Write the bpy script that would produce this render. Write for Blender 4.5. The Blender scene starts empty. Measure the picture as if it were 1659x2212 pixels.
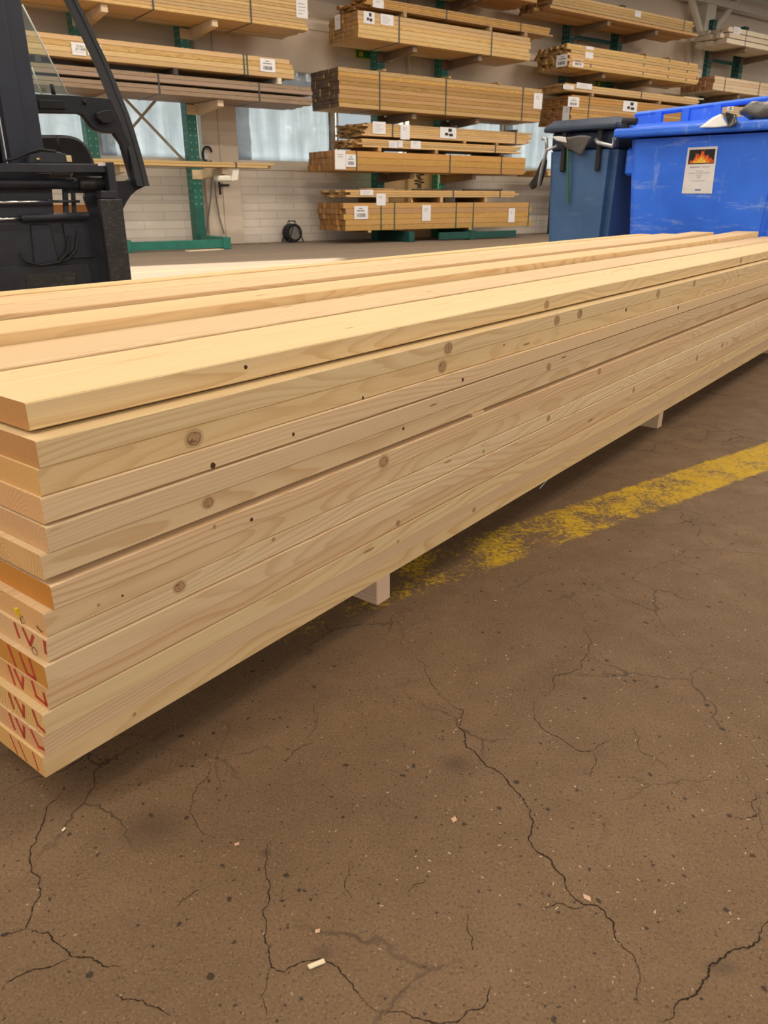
import bpy, bmesh, math, random
from mathutils import Vector, Matrix, noise
random.seed(7)
SC = bpy.context.scene
COL = SC.collection
PI = math.pi

# ------------------------------------------------------------------ camera, world, sun, exposure
F_PX, CX, CY, CAM_H = 1640.0, 829.5, 1106.0, 0.985
TH = math.atan(676 / F_PX)                       # pitch below the horizon
cam_d = bpy.data.cameras.new('camera')
cam = bpy.data.objects.new('camera', cam_d); COL.objects.link(cam)
cam.location = (0, 0, CAM_H); cam.rotation_euler = (PI / 2 - TH, 0, 0)
cam_d.sensor_fit = 'VERTICAL'; cam_d.sensor_height = 36.0
cam_d.lens = 36.0 * F_PX / 2212
cam_d.clip_start = 0.02; cam_d.clip_end = 200
cam_d.dof.use_dof = True; cam_d.dof.focus_distance = 1.9; cam_d.dof.aperture_fstop = 9.0
SC.camera = cam
SC.view_settings.view_transform = 'Standard'
SC.view_settings.look = 'None'
SC.view_settings.gamma = 1.0
SC.view_settings.use_curve_mapping = False
SC.view_settings.exposure = 0.06
SC.cycles.max_bounces = 6; SC.cycles.diffuse_bounces = 3; SC.cycles.glossy_bounces = 2; SC.cycles.transmission_bounces = 3; SC.cycles.transparent_max_bounces = 8
SC.cycles.caustics_reflective = False; SC.cycles.caustics_refractive = False

wd = bpy.data.worlds.new('world'); SC.world = wd; wd.use_nodes = True
bg = wd.node_tree.nodes['Background']
bg.inputs[0].default_value = (0.93, 0.95, 1.0, 1); bg.inputs[1].default_value = 0.60

sun_d = bpy.data.lights.new('sun', 'SUN'); sun = bpy.data.objects.new('sun', sun_d); COL.objects.link(sun)
SUN_TRAVEL = Vector((1.0, 0.05, -1.05)).normalized()
sun.rotation_euler = SUN_TRAVEL.to_track_quat('-Z', 'Y').to_euler()
sun_d.energy = 13.0; sun_d.color = (1.0, 0.93, 0.80); sun_d.angle = 0.02
LAMP_W = 165.0; LAMP_W_NEAR = 118.0; LAMP_W_FILL = 330.0; LAMP_COL = (1.0, 0.88, 0.74)

# ------------------------------------------------------------------ frames and projections
A_R = math.radians(54.3); R = (math.sin(A_R), math.cos(A_R)); N = (-R[1], R[0])       # rack row / towards back wall
A_U = math.radians(37.8); U = (math.sin(A_U), math.cos(A_U)); W = (-U[1], U[0])       # big stack: along / across
ROT_R = PI / 2 - A_R; ROT_U = PI / 2 - A_U
def ray(px, py):
    a = (px - CX) / F_PX; b = -(py - CY) / F_PX
    return (a, math.cos(TH) + b * math.sin(TH), -math.sin(TH) + b * math.cos(TH))
def at_z(px, py, z=0.0):
    r = ray(px, py); t = (z - CAM_H) / r[2]; return Vector((r[0] * t, r[1] * t, z))
def at_plane(px, py, n, c):
    r = ray(px, py); t = c / (r[0] * n[0] + r[1] * n[1]); return Vector((r[0] * t, r[1] * t, CAM_H + r[2] * t))
def to_sn(p): return (p[0] * R[0] + p[1] * R[1], p[0] * N[0] + p[1] * N[1], p[2])
def to_uw(p): return (p[0] * U[0] + p[1] * U[1], p[0] * W[0] + p[1] * W[1], p[2])
def SN(s, n, z=0.0): return Vector((s * R[0] + n * N[0], s * R[1] + n * N[1], z))
def UW(u, w, z=0.0): return Vector((u * U[0] + w * W[0], u * U[1] + w * W[1], z))
def pn(px, py, n): return to_sn(at_plane(px, py, N, n))

# ------------------------------------------------------------------ material helpers
class NT:
    def __init__(s, name):
        s.m = bpy.data.materials.new(name); s.m.use_nodes = True; s.t = s.m.node_tree
        s.t.nodes.clear(); s.out = s.t.nodes.new('ShaderNodeOutputMaterial')
    def n(s, typ, props=None, **ins):
        nd = s.t.nodes.new('ShaderNode' + typ)
        for k, v in (props or {}).items(): setattr(nd, k, v)
        for k, v in ins.items():
            key = int(k[1:]) if k[0] == 'i' and k[1:].isdigit() else k.replace('_', ' ')
            s.set(nd.inputs[key], v)
        return nd
    def set(s, inp, v):
        if isinstance(v, bpy.types.NodeSocket): s.t.links.new(v, inp)
        elif isinstance(v, bpy.types.Node): s.t.links.new(v.outputs[0], inp)
        else:
            if hasattr(inp.default_value, '__len__') and not isinstance(v, str):
                v = tuple(v) + ((1,) if len(v) == 3 and len(inp.default_value) == 4 else ())
            inp.default_value = v
    def math(s, op, a, b=0.0, c=None, clamp=False):
        nd = s.t.nodes.new('ShaderNodeMath'); nd.operation = op; nd.use_clamp = clamp
        s.set(nd.inputs[0], a); s.set(nd.inputs[1], b)
        if c is not None: s.set(nd.inputs[2], c)
        return nd.outputs[0]
    def vmath(s, op, a, b):
        nd = s.t.nodes.new('ShaderNodeVectorMath'); nd.operation = op
        s.set(nd.inputs[0], a); s.set(nd.inputs[1], b); return nd.outputs[0]
    def mix(s, f, a, b, blend='MIX'):
        nd = s.t.nodes.new('ShaderNodeMix'); nd.data_type = 'RGBA'; nd.blend_type = blend
        s.set(nd.inputs[0], f); s.set(nd.inputs[6], a); s.set(nd.inputs[7], b); return nd.outputs[2]
    def noise(s, vec, scale, detail=3, rough=0.5, out='Fac', dist=0.0):
        nd = s.n('TexNoise', Vector=vec, Scale=scale, Detail=detail, Roughness=rough, Distortion=dist)
        return nd.outputs[0 if out == 'Fac' else 1]
    def ramp(s, f, stops, interp='LINEAR'):
        nd = s.t.nodes.new('ShaderNodeValToRGB'); cr = nd.color_ramp; cr.interpolation = interp
        while len(cr.elements) > 1: cr.elements.remove(cr.elements[-1])
        for i, (p, c) in enumerate(stops):
            if not hasattr(c, '__len__'): c = (c, c, c)
            e = cr.elements[0] if i == 0 else cr.elements.new(p)
            e.position = p; e.color = tuple(c) + (1,)
        s.set(nd.inputs[0], f); return nd.outputs[0]
    def maprange(s, v, a, b, c=0.0, d=1.0):
        nd = s.n('MapRange'); nd.clamp = True
        for i, x in enumerate((v, a, b, c, d)): s.set(nd.inputs[i], x)
        return nd.outputs[0]
    def obj(s): return s.n('TexCoord').outputs['Object']
    def sep(s, v): nd = s.n('SeparateXYZ', i0=v); return nd.outputs
    def comb(s, x, y, z): return s.n('CombineXYZ', i0=x, i1=y, i2=z).outputs[0]
    def scale(s, v, sc): return s.vmath('MULTIPLY', v, sc)
    def bump(s, h, strength=0.2, dist=0.01): return s.n('Bump', Strength=strength, Distance=dist, Height=h).outputs[0]
    def bsdf(s, color, rough=0.6, spec=0.4, normal=None, metal=0.0, **kw):
        b = s.n('BsdfPrincipled', **kw)
        s.set(b.inputs['Base Color'], color); s.set(b.inputs['Roughness'], rough)
        s.set(b.inputs['Specular IOR Level'], spec); s.set(b.inputs['Metallic'], metal)
        if normal is not None: s.set(b.inputs['Normal'], normal)
        return b.outputs[0]
    def done(s, sh): s.t.links.new(sh, s.out.inputs[0]); return s.m

def lerp3(c, k): return tuple(x * k for x in c)

def wood(name, base, late, end, ring=0.0055, rnd=0.12, rough=0.62, fuzzy=0.25, contrast=1.0, endc=0.6):
    m = NT(name); tc = m.n('TexCoord'); o = tc.outputs['Object']; nrm = tc.outputs['Normal']
    rv = m.n('ObjectInfo').outputs['Random']
    r2 = m.math('FRACT', m.math('MULTIPLY', rv, 37.7)); r3 = m.math('FRACT', m.math('MULTIPLY', rv, 91.3))
    x, y, z = m.sep(o)
    off = m.comb(m.math('MULTIPLY', rv, 53.0), m.math('MULTIPLY', r2, 17.0), m.math('MULTIPLY', r3, 29.0))
    v = m.vmath('ADD', o, off)
    warp = m.noise(m.scale(v, (0.9, 5.0, 5.0)), 1.0, 2, 0.5, 'Color')
    w1, w2, w3 = m.sep(warp)
    py = m.maprange(r2, 0, 1, -0.10, 0.26); pz = m.maprange(r3, 0, 1, -0.07, 0.09)
    dy = m.math('ADD', m.math('SUBTRACT', y, py), m.math('MULTIPLY', m.math('SUBTRACT', w1, 0.5), 0.10))
    dz = m.math('ADD', m.math('SUBTRACT', z, pz), m.math('MULTIPLY', m.math('SUBTRACT', w2, 0.5), 0.10))
    rad = m.math('SQRT', m.math('ADD', m.math('MULTIPLY', dy, dy), m.math('MULTIPLY', dz, dz)))
    wob = m.noise(m.scale(v, (3.0, 30, 30)), 1.0, 2)
    t = m.math('ADD', m.math('DIVIDE', rad, ring), m.math('MULTIPLY', wob, 0.9))
    fr = m.math('FRACT', t)
    line = m.ramp(fr, [(0.0, 0.15), (0.45, 0.12), (0.82, 0.9), (0.93, 1.0), (1.0, 0.15)])
    vary = m.noise(m.scale(v, (0.6, 9, 9)), 1.0, 2)
    line = m.math('MULTIPLY', line, m.maprange(vary, 0.3, 0.7, 0.35 * contrast, 1.0 * contrast), clamp=True)
    fib = m.noise(m.scale(v, (5, 260, 260)), 1.0, 3)
    c = m.mix(line, base, late)
    c = m.mix(m.maprange(fib, 0.3, 0.75, 0.0, 0.28), c, lerp3(late, 0.92))
    big = m.noise(m.scale(v, (0.7, 3, 3)), 1.0, 2)
    c = m.mix(m.maprange(big, 0.25, 0.75, 0.0, 0.18), c, lerp3(late, 1.12))
    # small pin knots and resin streaks
    kv = m.n('TexVoronoi', Vector=m.scale(v, (2.2, 14, 14)), Scale=1.0, Randomness=1.0).outputs['Distance']
    c = m.mix(m.maprange(kv, 0.062, 0.045, 0.0, 0.65), c, (0.16, 0.075, 0.03))
    # end grain
    ex = m.math('GREATER_THAN', m.math('ABSOLUTE', m.sep(nrm)[0]), 0.5)
    eg = m.mix(m.math('MULTIPLY', line, endc), end, tuple(a * b for a, b in zip(end, (0.55, 0.45, 0.35))))
    sp = m.noise(m.scale(v, (30, 420, 420)), 1.0, 2)
    eg = m.mix(m.maprange(sp, 0.3, 0.7, 0, 0.55), eg, lerp3(end, 0.6))
    c = m.mix(ex, c, eg)
    hs = m.n('HueSaturation', Color=c, Hue=m.maprange(r3, 0, 1, 0.492, 0.506), Saturation=m.maprange(r2, 0, 1, 0.92, 1.08),
             Value=m.maprange(rv, 0, 1, 1 - rnd, 1 + rnd)).outputs[0]
    h = m.math('ADD', m.math('MULTIPLY', m.noise(m.scale(v, (60, 420, 420)), 1.0, 3), fuzzy), m.math('MULTIPLY', line, 0.15))
    return m.done(m.bsdf(hs, rough, 0.25, m.bump(h, 0.35, 0.0015)))

def plain(name, color, rough=0.55, spec=0.4, metal=0.0, var=0.12, scale=6.0, bump=0.0, dark=None, rand=0.0):
    m = NT(name); o = m.obj()
    f = m.noise(o, scale, 4, 0.6)
    c = m.mix(m.maprange(f, 0.3, 0.75, 0, 1), lerp3(color, 1 - var), lerp3(color, 1 + var))
    if dark is not None:
        g = m.noise(m.scale(o, (1.3, 1.3, 2.5)), scale * 2.3, 5, 0.7)
        c = m.mix(m.maprange(g, 0.52, 0.72, 0, 0.8), c, dark)
    nm = m.bump(m.noise(o, scale * 12, 3), bump, 0.004) if bump else None
    return m.done(m.bsdf(c, m.maprange(f, 0.2, 0.8, rough * 0.85, min(1, rough * 1.15)), spec, nm, metal))

M = {}
M['spruce'] = wood('spruce', (0.83, 0.635, 0.37), (0.63, 0.41, 0.205), (0.84, 0.50, 0.215), rnd=0.06)
M['spruce_rings'] = wood('spruce_rings', (0.83, 0.645, 0.39), (0.63, 0.41, 0.205), (0.86, 0.54, 0.235), rnd=0.05, ring=0.0075, endc=0.95)
M['spruce_ochre'] = wood('spruce_ochre', (0.83, 0.645, 0.39), (0.63, 0.41, 0.205), (0.70, 0.33, 0.065), rnd=0.05)
M['spruce_red'] = wood('spruce_red', (0.83, 0.645, 0.39), (0.63, 0.41, 0.205), (0.66, 0.33, 0.14), rnd=0.05)
M['pine'] = wood('pine', (0.70, 0.485, 0.225), (0.50, 0.31, 0.12), (0.42, 0.24, 0.09), ring=0.008, rnd=0.16)
M['pine_orange'] = wood('pine_orange', (0.60, 0.365, 0.14), (0.42, 0.225, 0.07), (0.36, 0.18, 0.06), ring=0.008, rnd=0.16)
M['pine_grey'] = wood('pine_grey', (0.36, 0.26, 0.18), (0.24, 0.165, 0.11), (0.15, 0.10, 0.07), ring=0.008, rnd=0.18)
M['pine_dark_end'] = wood('pine_dark_end', (0.53, 0.335, 0.135), (0.36, 0.21, 0.075), (0.13, 0.085, 0.055), ring=0.008, rnd=0.2)  # end faces far darker than the board sides
M['pine_white'] = wood('pine_white', (0.80, 0.71, 0.56), (0.66, 0.55, 0.40), (0.80, 0.70, 0.56), ring=0.008, rnd=0.08)
M['pine_red_end'] = wood('pine_red_end', (0.70, 0.56, 0.38), (0.55, 0.40, 0.25), (0.48, 0.24, 0.12), ring=0.008, rnd=0.1)
M['bearer_wood'] = wood('bearer_wood', (0.82, 0.62, 0.42), (0.62, 0.40, 0.23), (0.84, 0.60, 0.40), ring=0.006, rnd=0.05)
M['arm_wood'] = plain('arm_wood', (0.23, 0.16, 0.10), 0.6, 0.3, 0, 0.2, 5)
M['arm_pale'] = plain('arm_pale', (0.70, 0.55, 0.36), 0.7, 0.3, 0, 0.15, 5)
M['dark_stick'] = plain('dark_stick', (0.07, 0.05, 0.04), 0.7)
M['brown_stick'] = plain('brown_stick', (0.40, 0.26, 0.13), 0.7)
M['green'] = plain('green_paint', (0.018, 0.17, 0.125), 0.45, 0.5, 0, 0.15, 9)
M['green_shaded'] = plain('shaded_green_paint', (0.012, 0.075, 0.062), 0.5, 0.4, 0, 0.15, 9)  # the same green paint with shade put into its colour
M['hole'] = plain('pale_hole', (0.62, 0.66, 0.60), 0.6)
M['paper'] = plain('paper', (0.82, 0.81, 0.82), 0.7, 0.3, 0, 0.05, 20)
M['ink'] = plain('ink', (0.03, 0.03, 0.035), 0.8)
M['ink_grey'] = plain('grey_ink', (0.38, 0.37, 0.38), 0.8)
M['ink_blue'] = plain('blue_ink', (0.10, 0.16, 0.36), 0.8)
M['strap'] = plain('strap', (0.045, 0.05, 0.05), 0.4, 0.5)
M['strap_green'] = plain('green_strap', (0.03, 0.09, 0.055), 0.4, 0.5)
M['white_frame'] = plain('white_frame', (0.80, 0.82, 0.82), 0.5)
M['lamp_body'] = plain('lamp_body', (0.7, 0.7, 0.7), 0.5)
M['beam'] = plain('painted_beam', (0.74, 0.68, 0.58), 0.6, 0.3, 0, 0.06)
M['black_steel'] = plain('black_steel', (0.020, 0.023, 0.032), 0.45, 0.45, 0, 0.3, 7, 0.0, (0.035, 0.035, 0.04))
M['fork_steel'] = plain('fork_steel', (0.035, 0.034, 0.034), 0.5, 0.5, 0.3, 0.3, 10, 0.0, (0.11, 0.10, 0.09))
M['mast_steel'] = plain('mast_steel', (0.016, 0.020, 0.036), 0.35, 0.5, 0, 0.3, 5)
M['cab_black'] = plain('cab_black', (0.010, 0.012, 0.017), 0.5, 0.4)
M['chrome'] = plain('chrome', (0.75, 0.76, 0.78), 0.2, 0.5, 1.0, 0.05)
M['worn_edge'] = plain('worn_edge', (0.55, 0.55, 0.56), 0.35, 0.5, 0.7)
M['rubber'] = plain('rubber', (0.018, 0.018, 0.02), 0.7)
M['truck_orange'] = plain('truck_orange', (0.55, 0.22, 0.055), 0.45)
M['truck_cream'] = plain('truck_cream', (0.66, 0.54, 0.42), 0.5)
M['brass'] = plain('brass', (0.70, 0.55, 0.30), 0.35, 0.5, 0.8)
M['red_paint'] = plain('red_paint', (0.46, 0.060, 0.030), 0.7, 0.3, 0, 0.25, 90)
M['yellow_plastic'] = plain('yellow_plastic', (0.80, 0.58, 0.02), 0.5)
M['crack'] = plain('crack', (0.034, 0.023, 0.015), 0.95, 0.1, 0, 0.3, 40)
M['chip'] = plain('chip', (0.78, 0.66, 0.46), 0.7)
M['chip_pink'] = plain('chip_pink', (0.62, 0.40, 0.27), 0.7)
M['black_bag'] = plain('black_bag', (0.016, 0.016, 0.018), 0.3, 0.6, 0, 0.2, 8, 0.5)
M['grey_bag'] = plain('grey_bag', (0.10, 0.095, 0.09), 0.3, 0.6, 0, 0.3, 8, 0.6)
M['white_bag'] = plain('white_bag', (0.78, 0.78, 0.77), 0.45, 0.5, 0, 0.06, 8, 0.3)
M['metal'] = plain('galvanised', (0.50, 0.52, 0.54), 0.35, 0.5, 0.7, 0.15, 20)
M['green_strap_bright'] = plain('green_band', (0.04, 0.17, 0.05), 0.4)
M['sign_green'] = plain('sign_green', (0.02, 0.22, 0.07), 0.5)
M['sign_yellow'] = plain('sign_yellow', (0.70, 0.55, 0.08), 0.5)
M['fire_dark'] = plain('photo_black', (0.022, 0.020, 0.022), 0.6)
M['fire_red'] = plain('flame_red', (0.78, 0.13, 0.03), 0.6, 0.3, 0, 0.25, 60)
M['fire_orange'] = plain('flame_orange', (0.90, 0.30, 0.03), 0.6, 0.3, 0, 0.25, 60)
M['fire_yellow'] = plain('flame_yellow', (0.95, 0.62, 0.08), 0.6, 0.3, 0, 0.2, 60)
M['cable'] = plain('cable_grey', (0.22, 0.20, 0.18), 0.6)
M['rod_tan'] = plain('rod_tan', (0.50, 0.40, 0.29), 0.6)
M['wrap_white'] = plain('white_wrap', (0.80, 0.77, 0.66), 0.5, 0.4, 0, 0.1, 15)

def bin_mat(name, col, scuff, amt):
    m = NT(name); o = m.obj()
    f = m.noise(o, 3.0, 3); c = m.mix(m.maprange(f, 0.3, 0.7), lerp3(col, 0.9), lerp3(col, 1.1))
    s1 = m.noise(m.scale(o, (1.6, 1.6, 9)), 1.4, 6, 0.75); s2 = m.noise(m.scale(o, (8, 8, 2.2)), 1.0, 6, 0.75)
    k = m.math('MAXIMUM', m.maprange(s1, 0.56, 0.74, 0, amt), m.maprange(s2, 0.60, 0.76, 0, amt * 0.8))
    c = m.mix(k, c, scuff)
    return m.done(m.bsdf(c, m.maprange(f, 0.3, 0.7, 0.36, 0.48), 0.5, m.bump(s1, 0.12, 0.01)))
M['blue_bin'] = bin_mat('blue_plastic', (0.035, 0.19, 0.97), (0.42, 0.58, 0.97), 0.7)
M['grey_bin'] = bin_mat('slate_plastic', (0.050, 0.125, 0.27), (0.22, 0.30, 0.42), 0.35)
M['grey_bin_dark'] = bin_mat('slate_lid_plastic', (0.022, 0.038, 0.075), (0.16, 0.18, 0.22), 0.3)

def glass_mat(name, tint, alpha):
    m = NT(name)
    g = m.n('BsdfGlossy', Color=(0.9, 0.95, 0.95), Roughness=0.03).outputs[0]
    t = m.n('BsdfTransparent', Color=tint).outputs[0]
    return m.done(m.n('MixShader', i0=alpha, i1=t, i2=g).outputs[0])
M['glass'] = glass_mat('window_glass', (0.93, 0.97, 0.97), 0.06)
M['cab_glass'] = glass_mat('cab_glass', (0.86, 0.92, 0.88), 0.05)
def sheet_mat():
    m = NT('plastic_sheet'); o = m.obj()
    st = m.n('Mapping', Vector=o, Rotation=(0, math.radians(32), 0), Scale=(3.2, 1, 0.35)).outputs[0]
    f = m.noise(st, 1.2, 4, 0.55); g = m.noise(m.scale(o, (0.9, 1, 2.2)), 1.3, 4, 0.6)
    c = m.mix(m.maprange(f, 0.35, 0.7), (0.30, 0.345, 0.41), (0.54, 0.60, 0.68))
    c = m.mix(m.maprange(g, 0.45, 0.62, 0, 0.5), c, (0.30, 0.35, 0.37))
    tr = m.n('BsdfTranslucent', Color=c).outputs[0]; df = m.n('BsdfDiffuse', Color=lerp3((0.5, 0.52, 0.54), 0.8)).outputs[0]
    gl = m.n('BsdfGlossy', Color=(0.9, 0.9, 0.9), Roughness=0.08, Normal=m.bump(f, 0.25, 0.05)).outputs[0]
    a = m.n('MixShader', i0=0.22, i1=tr, i2=df).outputs[0]
    a = m.n('MixShader', i0=0.10, i1=a, i2=gl).outputs[0]
    return m.done(a)
M['sheet'] = sheet_mat()
def wall_mat(name, col, brick):
    m = NT(name); tc = m.n('TexCoord'); o = tc.outputs['Object']
    f = m.noise(o, 0.7, 4, 0.6); c = m.mix(m.maprange(f, 0.3, 0.7), lerp3(col, 0.93), lerp3(col, 1.05))
    nm = None
    if brick:
        x, y, z = m.sep(o)
        b = m.n('TexBrick', Vector=m.comb(x, z, y), Color1=lerp3(col, 1.03), Color2=lerp3(col, 0.985), Mortar=lerp3(col, 0.80), Scale=1.0,
                **{'Mortar_Size': 0.012, 'Mortar_Smooth': 0.3, 'Brick_Width': 0.95, 'Row_Height': 0.18})
        g = m.noise(m.scale(o, (0.8, 1, 3)), 2.0, 4)
        c = m.mix(m.maprange(g, 0.5, 0.8, 0, 0.35), b.outputs['Color'], lerp3(col, 0.72))
        nm = m.bump(m.math('SUBTRACT', 1.0, b.outputs['Fac']), 0.4, 0.01)
    return m.done(m.bsdf(c, 0.8, 0.2, nm))
M['wall'] = wall_mat('painted_wall', (0.74, 0.63, 0.50), False)
M['brick'] = wall_mat('painted_brick', (0.76, 0.68, 0.59), True)
M['ceil'] = plain('roof_deck', (0.20, 0.18, 0.16), 0.8)
def floor_mat():
    m = NT('worn_concrete'); o = m.obj()
    n1 = m.noise(o, 1.1, 5, 0.6); n2 = m.noise(o, 9.0, 5, 0.65); n3 = m.noise(o, 190.0, 4, 0.75)
    c = m.mix(m.maprange(n1, 0.3, 0.7), (0.150, 0.091, 0.046), (0.205, 0.128, 0.067))
    c = m.mix(m.maprange(n2, 0.35, 0.75, 0, 0.45), c, (0.105, 0.066, 0.036))
    c = m.mix(m.maprange(n3, 0.47, 0.33, 0, 0.80), c, (0.042, 0.024, 0.012))
    c = m.mix(m.maprange(m.noise(o, 260.0, 3, 0.7), 0.55, 0.70, 0, 0.65), c, (0.31, 0.21, 0.13))
    # dark pits and pale/pink aggregate
    od = m.vmath('ADD', o, m.scale(m.noise(o, 90.0, 2, 0.5, 'Color'), (0.012, 0.012, 0.0)))
    pit = 0.0
    for sc_, th_ in ((48.0, 0.86), (105.0, 0.80)):
        v1 = m.n('TexVoronoi', Vector=od, Scale=sc_, Randomness=1.0); rr = m.sep(v1.outputs['Color'])
        rad_ = m.maprange(rr[1], 0, 1, 0.06, 0.26)
        q_ = m.math('MULTIPLY', m.maprange(m.math('SUBTRACT', v1.outputs['Distance'], rad_), 0.03, -0.03), m.math('GREATER_THAN', rr[0], th_))
        pit = q_ if pit == 0.0 else m.math('MAXIMUM', pit, q_)
    c = m.mix(m.math('MULTIPLY', pit, 0.8), c, (0.022, 0.016, 0.012))
    v2 = m.n('TexVoronoi', Vector=od, Scale=120.0, Randomness=1.0); r2 = m.sep(v2.outputs['Color'])
    ag = m.math('MULTIPLY', m.maprange(v2.outputs['Distance'], 0.22, 0.12), m.math('GREATER_THAN', r2[1], 0.93))
    c = m.mix(m.math('MULTIPLY', ag, 0.7), c, m.mix(r2[2], (0.42, 0.26, 0.16), (0.46, 0.38, 0.28)))
    # hairline cracks
    d = m.noise(o, 5.0, 4, 0.65, 'Color'); vv = m.vmath('ADD', o, m.vmath('MULTIPLY', d, (0.16, 0.16, 0.0)))
    ve = m.n('TexVoronoi', {'feature': 'DISTANCE_TO_EDGE'}, Vector=vv, Scale=4.6, Randomness=1.0).outputs['Distance']
    patch = m.maprange(m.noise(o, 2.3, 2), 0.50, 0.62, 0, 1)
    c = m.mix(m.math('MULTIPLY', m.math('MULTIPLY', m.maprange(ve, 0.016, 0.002), patch), 0.8), c, (0.040, 0.026, 0.017))
    # oil stains
    x, y, z = m.sep(o)
    for (px, py, ax, ay, k) in ((330, 1790, 0.07, 0.05, 0.55), (985, 1650, 0.035, 0.03, 0.55), (575, 1842, 0.012, 0.01, 0.7), (700, 2060, 0.02, 0.018, 0.6), (1560, 2090, 0.03, 0.014, 0.5)):
        p = at_z(px, py)
        dd = m.math('ADD', m.math('POWER', m.math('DIVIDE', m.math('SUBTRACT', x, p.x), ax), 2.0), m.math('POWER', m.math('DIVIDE', m.math('SUBTRACT', y, p.y), ay), 2.0))
        dd = m.math('ADD', m.math('SQRT', dd), m.math('MULTIPLY', m.math('SUBTRACT', n2, 0.5), 1.4))
        c = m.mix(m.maprange(dd, 1.1, 0.1, 0, k), c, (0.055, 0.035, 0.023))
    # yellow line
    s_ = m.math('ADD', m.math('MULTIPLY', x, R[0]), m.math('MULTIPLY', y, R[1]))
    n_ = m.math('ADD', m.math('MULTIPLY', x, N[0]), m.math('MULTIPLY', y, N[1]))
    e = m.math('ADD', n_, m.math('MULTIPLY', m.math('SUBTRACT', m.noise(o, 24.0, 3), 0.5), 0.045))
    band = m.math('MULTIPLY', m.maprange(e, 1.405, 1.418), m.maprange(e, 1.617, 1.604))
    wear = m.math('ADD', m.noise(o, 7.0, 5, 0.68), m.math('MULTIPLY', m.math('SUBTRACT', m.noise(o, 70.0, 4, 0.7), 0.5), 1.0))
    thr = m.maprange(s_, 0.7, 2.6, 0.62, 0.36)
    paint = m.math('MULTIPLY', band, m.maprange(m.math('SUBTRACT', wear, thr), -0.05, 0.14, 0, 0.96))
    c = m.mix(paint, c, m.mix(m.noise(o, 30.0, 3), (0.40, 0.235, 0.006), (0.66, 0.44, 0.012)))
    # thin faded lines on the far floor
    for nn in (11.4, 13.9):
        b2 = m.math('MULTIPLY', m.maprange(n_, nn - 0.05, nn - 0.04), m.maprange(n_, nn + 0.05, nn + 0.04))
        c = m.mix(m.math('MULTIPLY', b2, m.maprange(wear, 0.4, 0.6, 0.2, 0.8)), c, (0.62, 0.40, 0.05))
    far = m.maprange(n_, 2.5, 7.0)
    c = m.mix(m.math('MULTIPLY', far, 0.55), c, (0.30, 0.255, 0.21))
    h = m.math('ADD', m.math('MULTIPLY', n3, 0.5), m.math('MULTIPLY', pit, -0.8))
    return m.done(m.bsdf(c, m.maprange(n2, 0.3, 0.7, 0.62, 0.8), 0.3, m.bump(h, 0.45, 0.003)))
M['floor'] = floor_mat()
def knot_mat():
    m = NT('knot'); o = m.obj(); x, y, z = m.sep(o)
    rv = m.n('ObjectInfo').outputs['Random']
    d = m.math('SQRT', m.math('ADD', m.math('MULTIPLY', x, x), m.math('MULTIPLY', z, z)))
    nz = m.noise(m.vmath('ADD', o, m.comb(m.math('MULTIPLY', rv, 40.0), 0.0, 0.0)), 2.2, 3)
    d = m.math('ADD', d, m.math('MULTIPLY', m.math('SUBTRACT', nz, 0.5), 0.22))
    rings = m.math('FRACT', m.math('MULTIPLY', d, 9.0))
    core = m.mix(m.math('MULTIPLY', rings, 0.35), (0.50, 0.31, 0.155), (0.36, 0.20, 0.09))
    core = m.mix(m.maprange(nz, 0.54, 0.64, 0, 0.75), core, (0.15, 0.07, 0.032))
    c = m.mix(m.maprange(d, 0.50, 0.56), core, (0.30, 0.16, 0.075))
    c = m.mix(m.maprange(d, 0.60, 0.68), c, m.mix(m.math('MULTIPLY', rings, 0.5), (0.74, 0.55, 0.31), (0.58, 0.38, 0.19)))
    al = m.maprange(d, 0.58, 0.95, 1.0, 0.0)
    b = m.bsdf(c, 0.6, 0.25); t = m.n('BsdfTransparent').outputs[0]
    return m.done(m.n('MixShader', i0=al, i1=t, i2=b).outputs[0])
M['knot'] = knot_mat()
M['knot_dark'] = plain('dark_knot', (0.085, 0.045, 0.025), 0.7, 0.2, 0, 0.4, 300)
def emis(name, col, st):
    m = NT(name); return m.done(m.n('Emission', Color=col, Strength=st).outputs[0])
M['tube'] = emis('lamp_tube', (1.0, 0.9, 0.75), 6.0)

# ------------------------------------------------------------------ geometry helpers
def obj(name, bm, mat, parent=None, loc=None, rotz=None, smooth=False):
    me = bpy.data.meshes.new(name); bm.to_mesh(me); bm.free()
    me.materials.append(M[mat] if isinstance(mat, str) else mat)
    if smooth:
        for p in me.polygons: p.use_smooth = True
    o = bpy.data.objects.new(name, me); COL.objects.link(o)
    if parent: o.parent = parent
    if loc is not None: o.location = loc
    if rotz is not None: o.rotation_euler = (0, 0, rotz)
    return o
def meobj(name, me, parent=None, loc=(0, 0, 0)):
    o = bpy.data.objects.new(name, me); COL.objects.link(o); o.parent = parent; o.location = loc; return o
def thing(name, label, cat, loc=(0, 0, 0), rotz=0.0, group=None):
    o = bpy.data.objects.new(name, None); COL.objects.link(o); o.empty_display_size = 0.2
    o.location = loc; o.rotation_euler = (0, 0, rotz); o['label'] = label; o['category'] = cat
    if group: o['group'] = group
    return o
def tag(o, label, cat, group=None):
    o['label'] = label; o['category'] = cat
    if group: o['group'] = group
    return o
def struct(o): o['kind'] = 'structure'; return o
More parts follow.
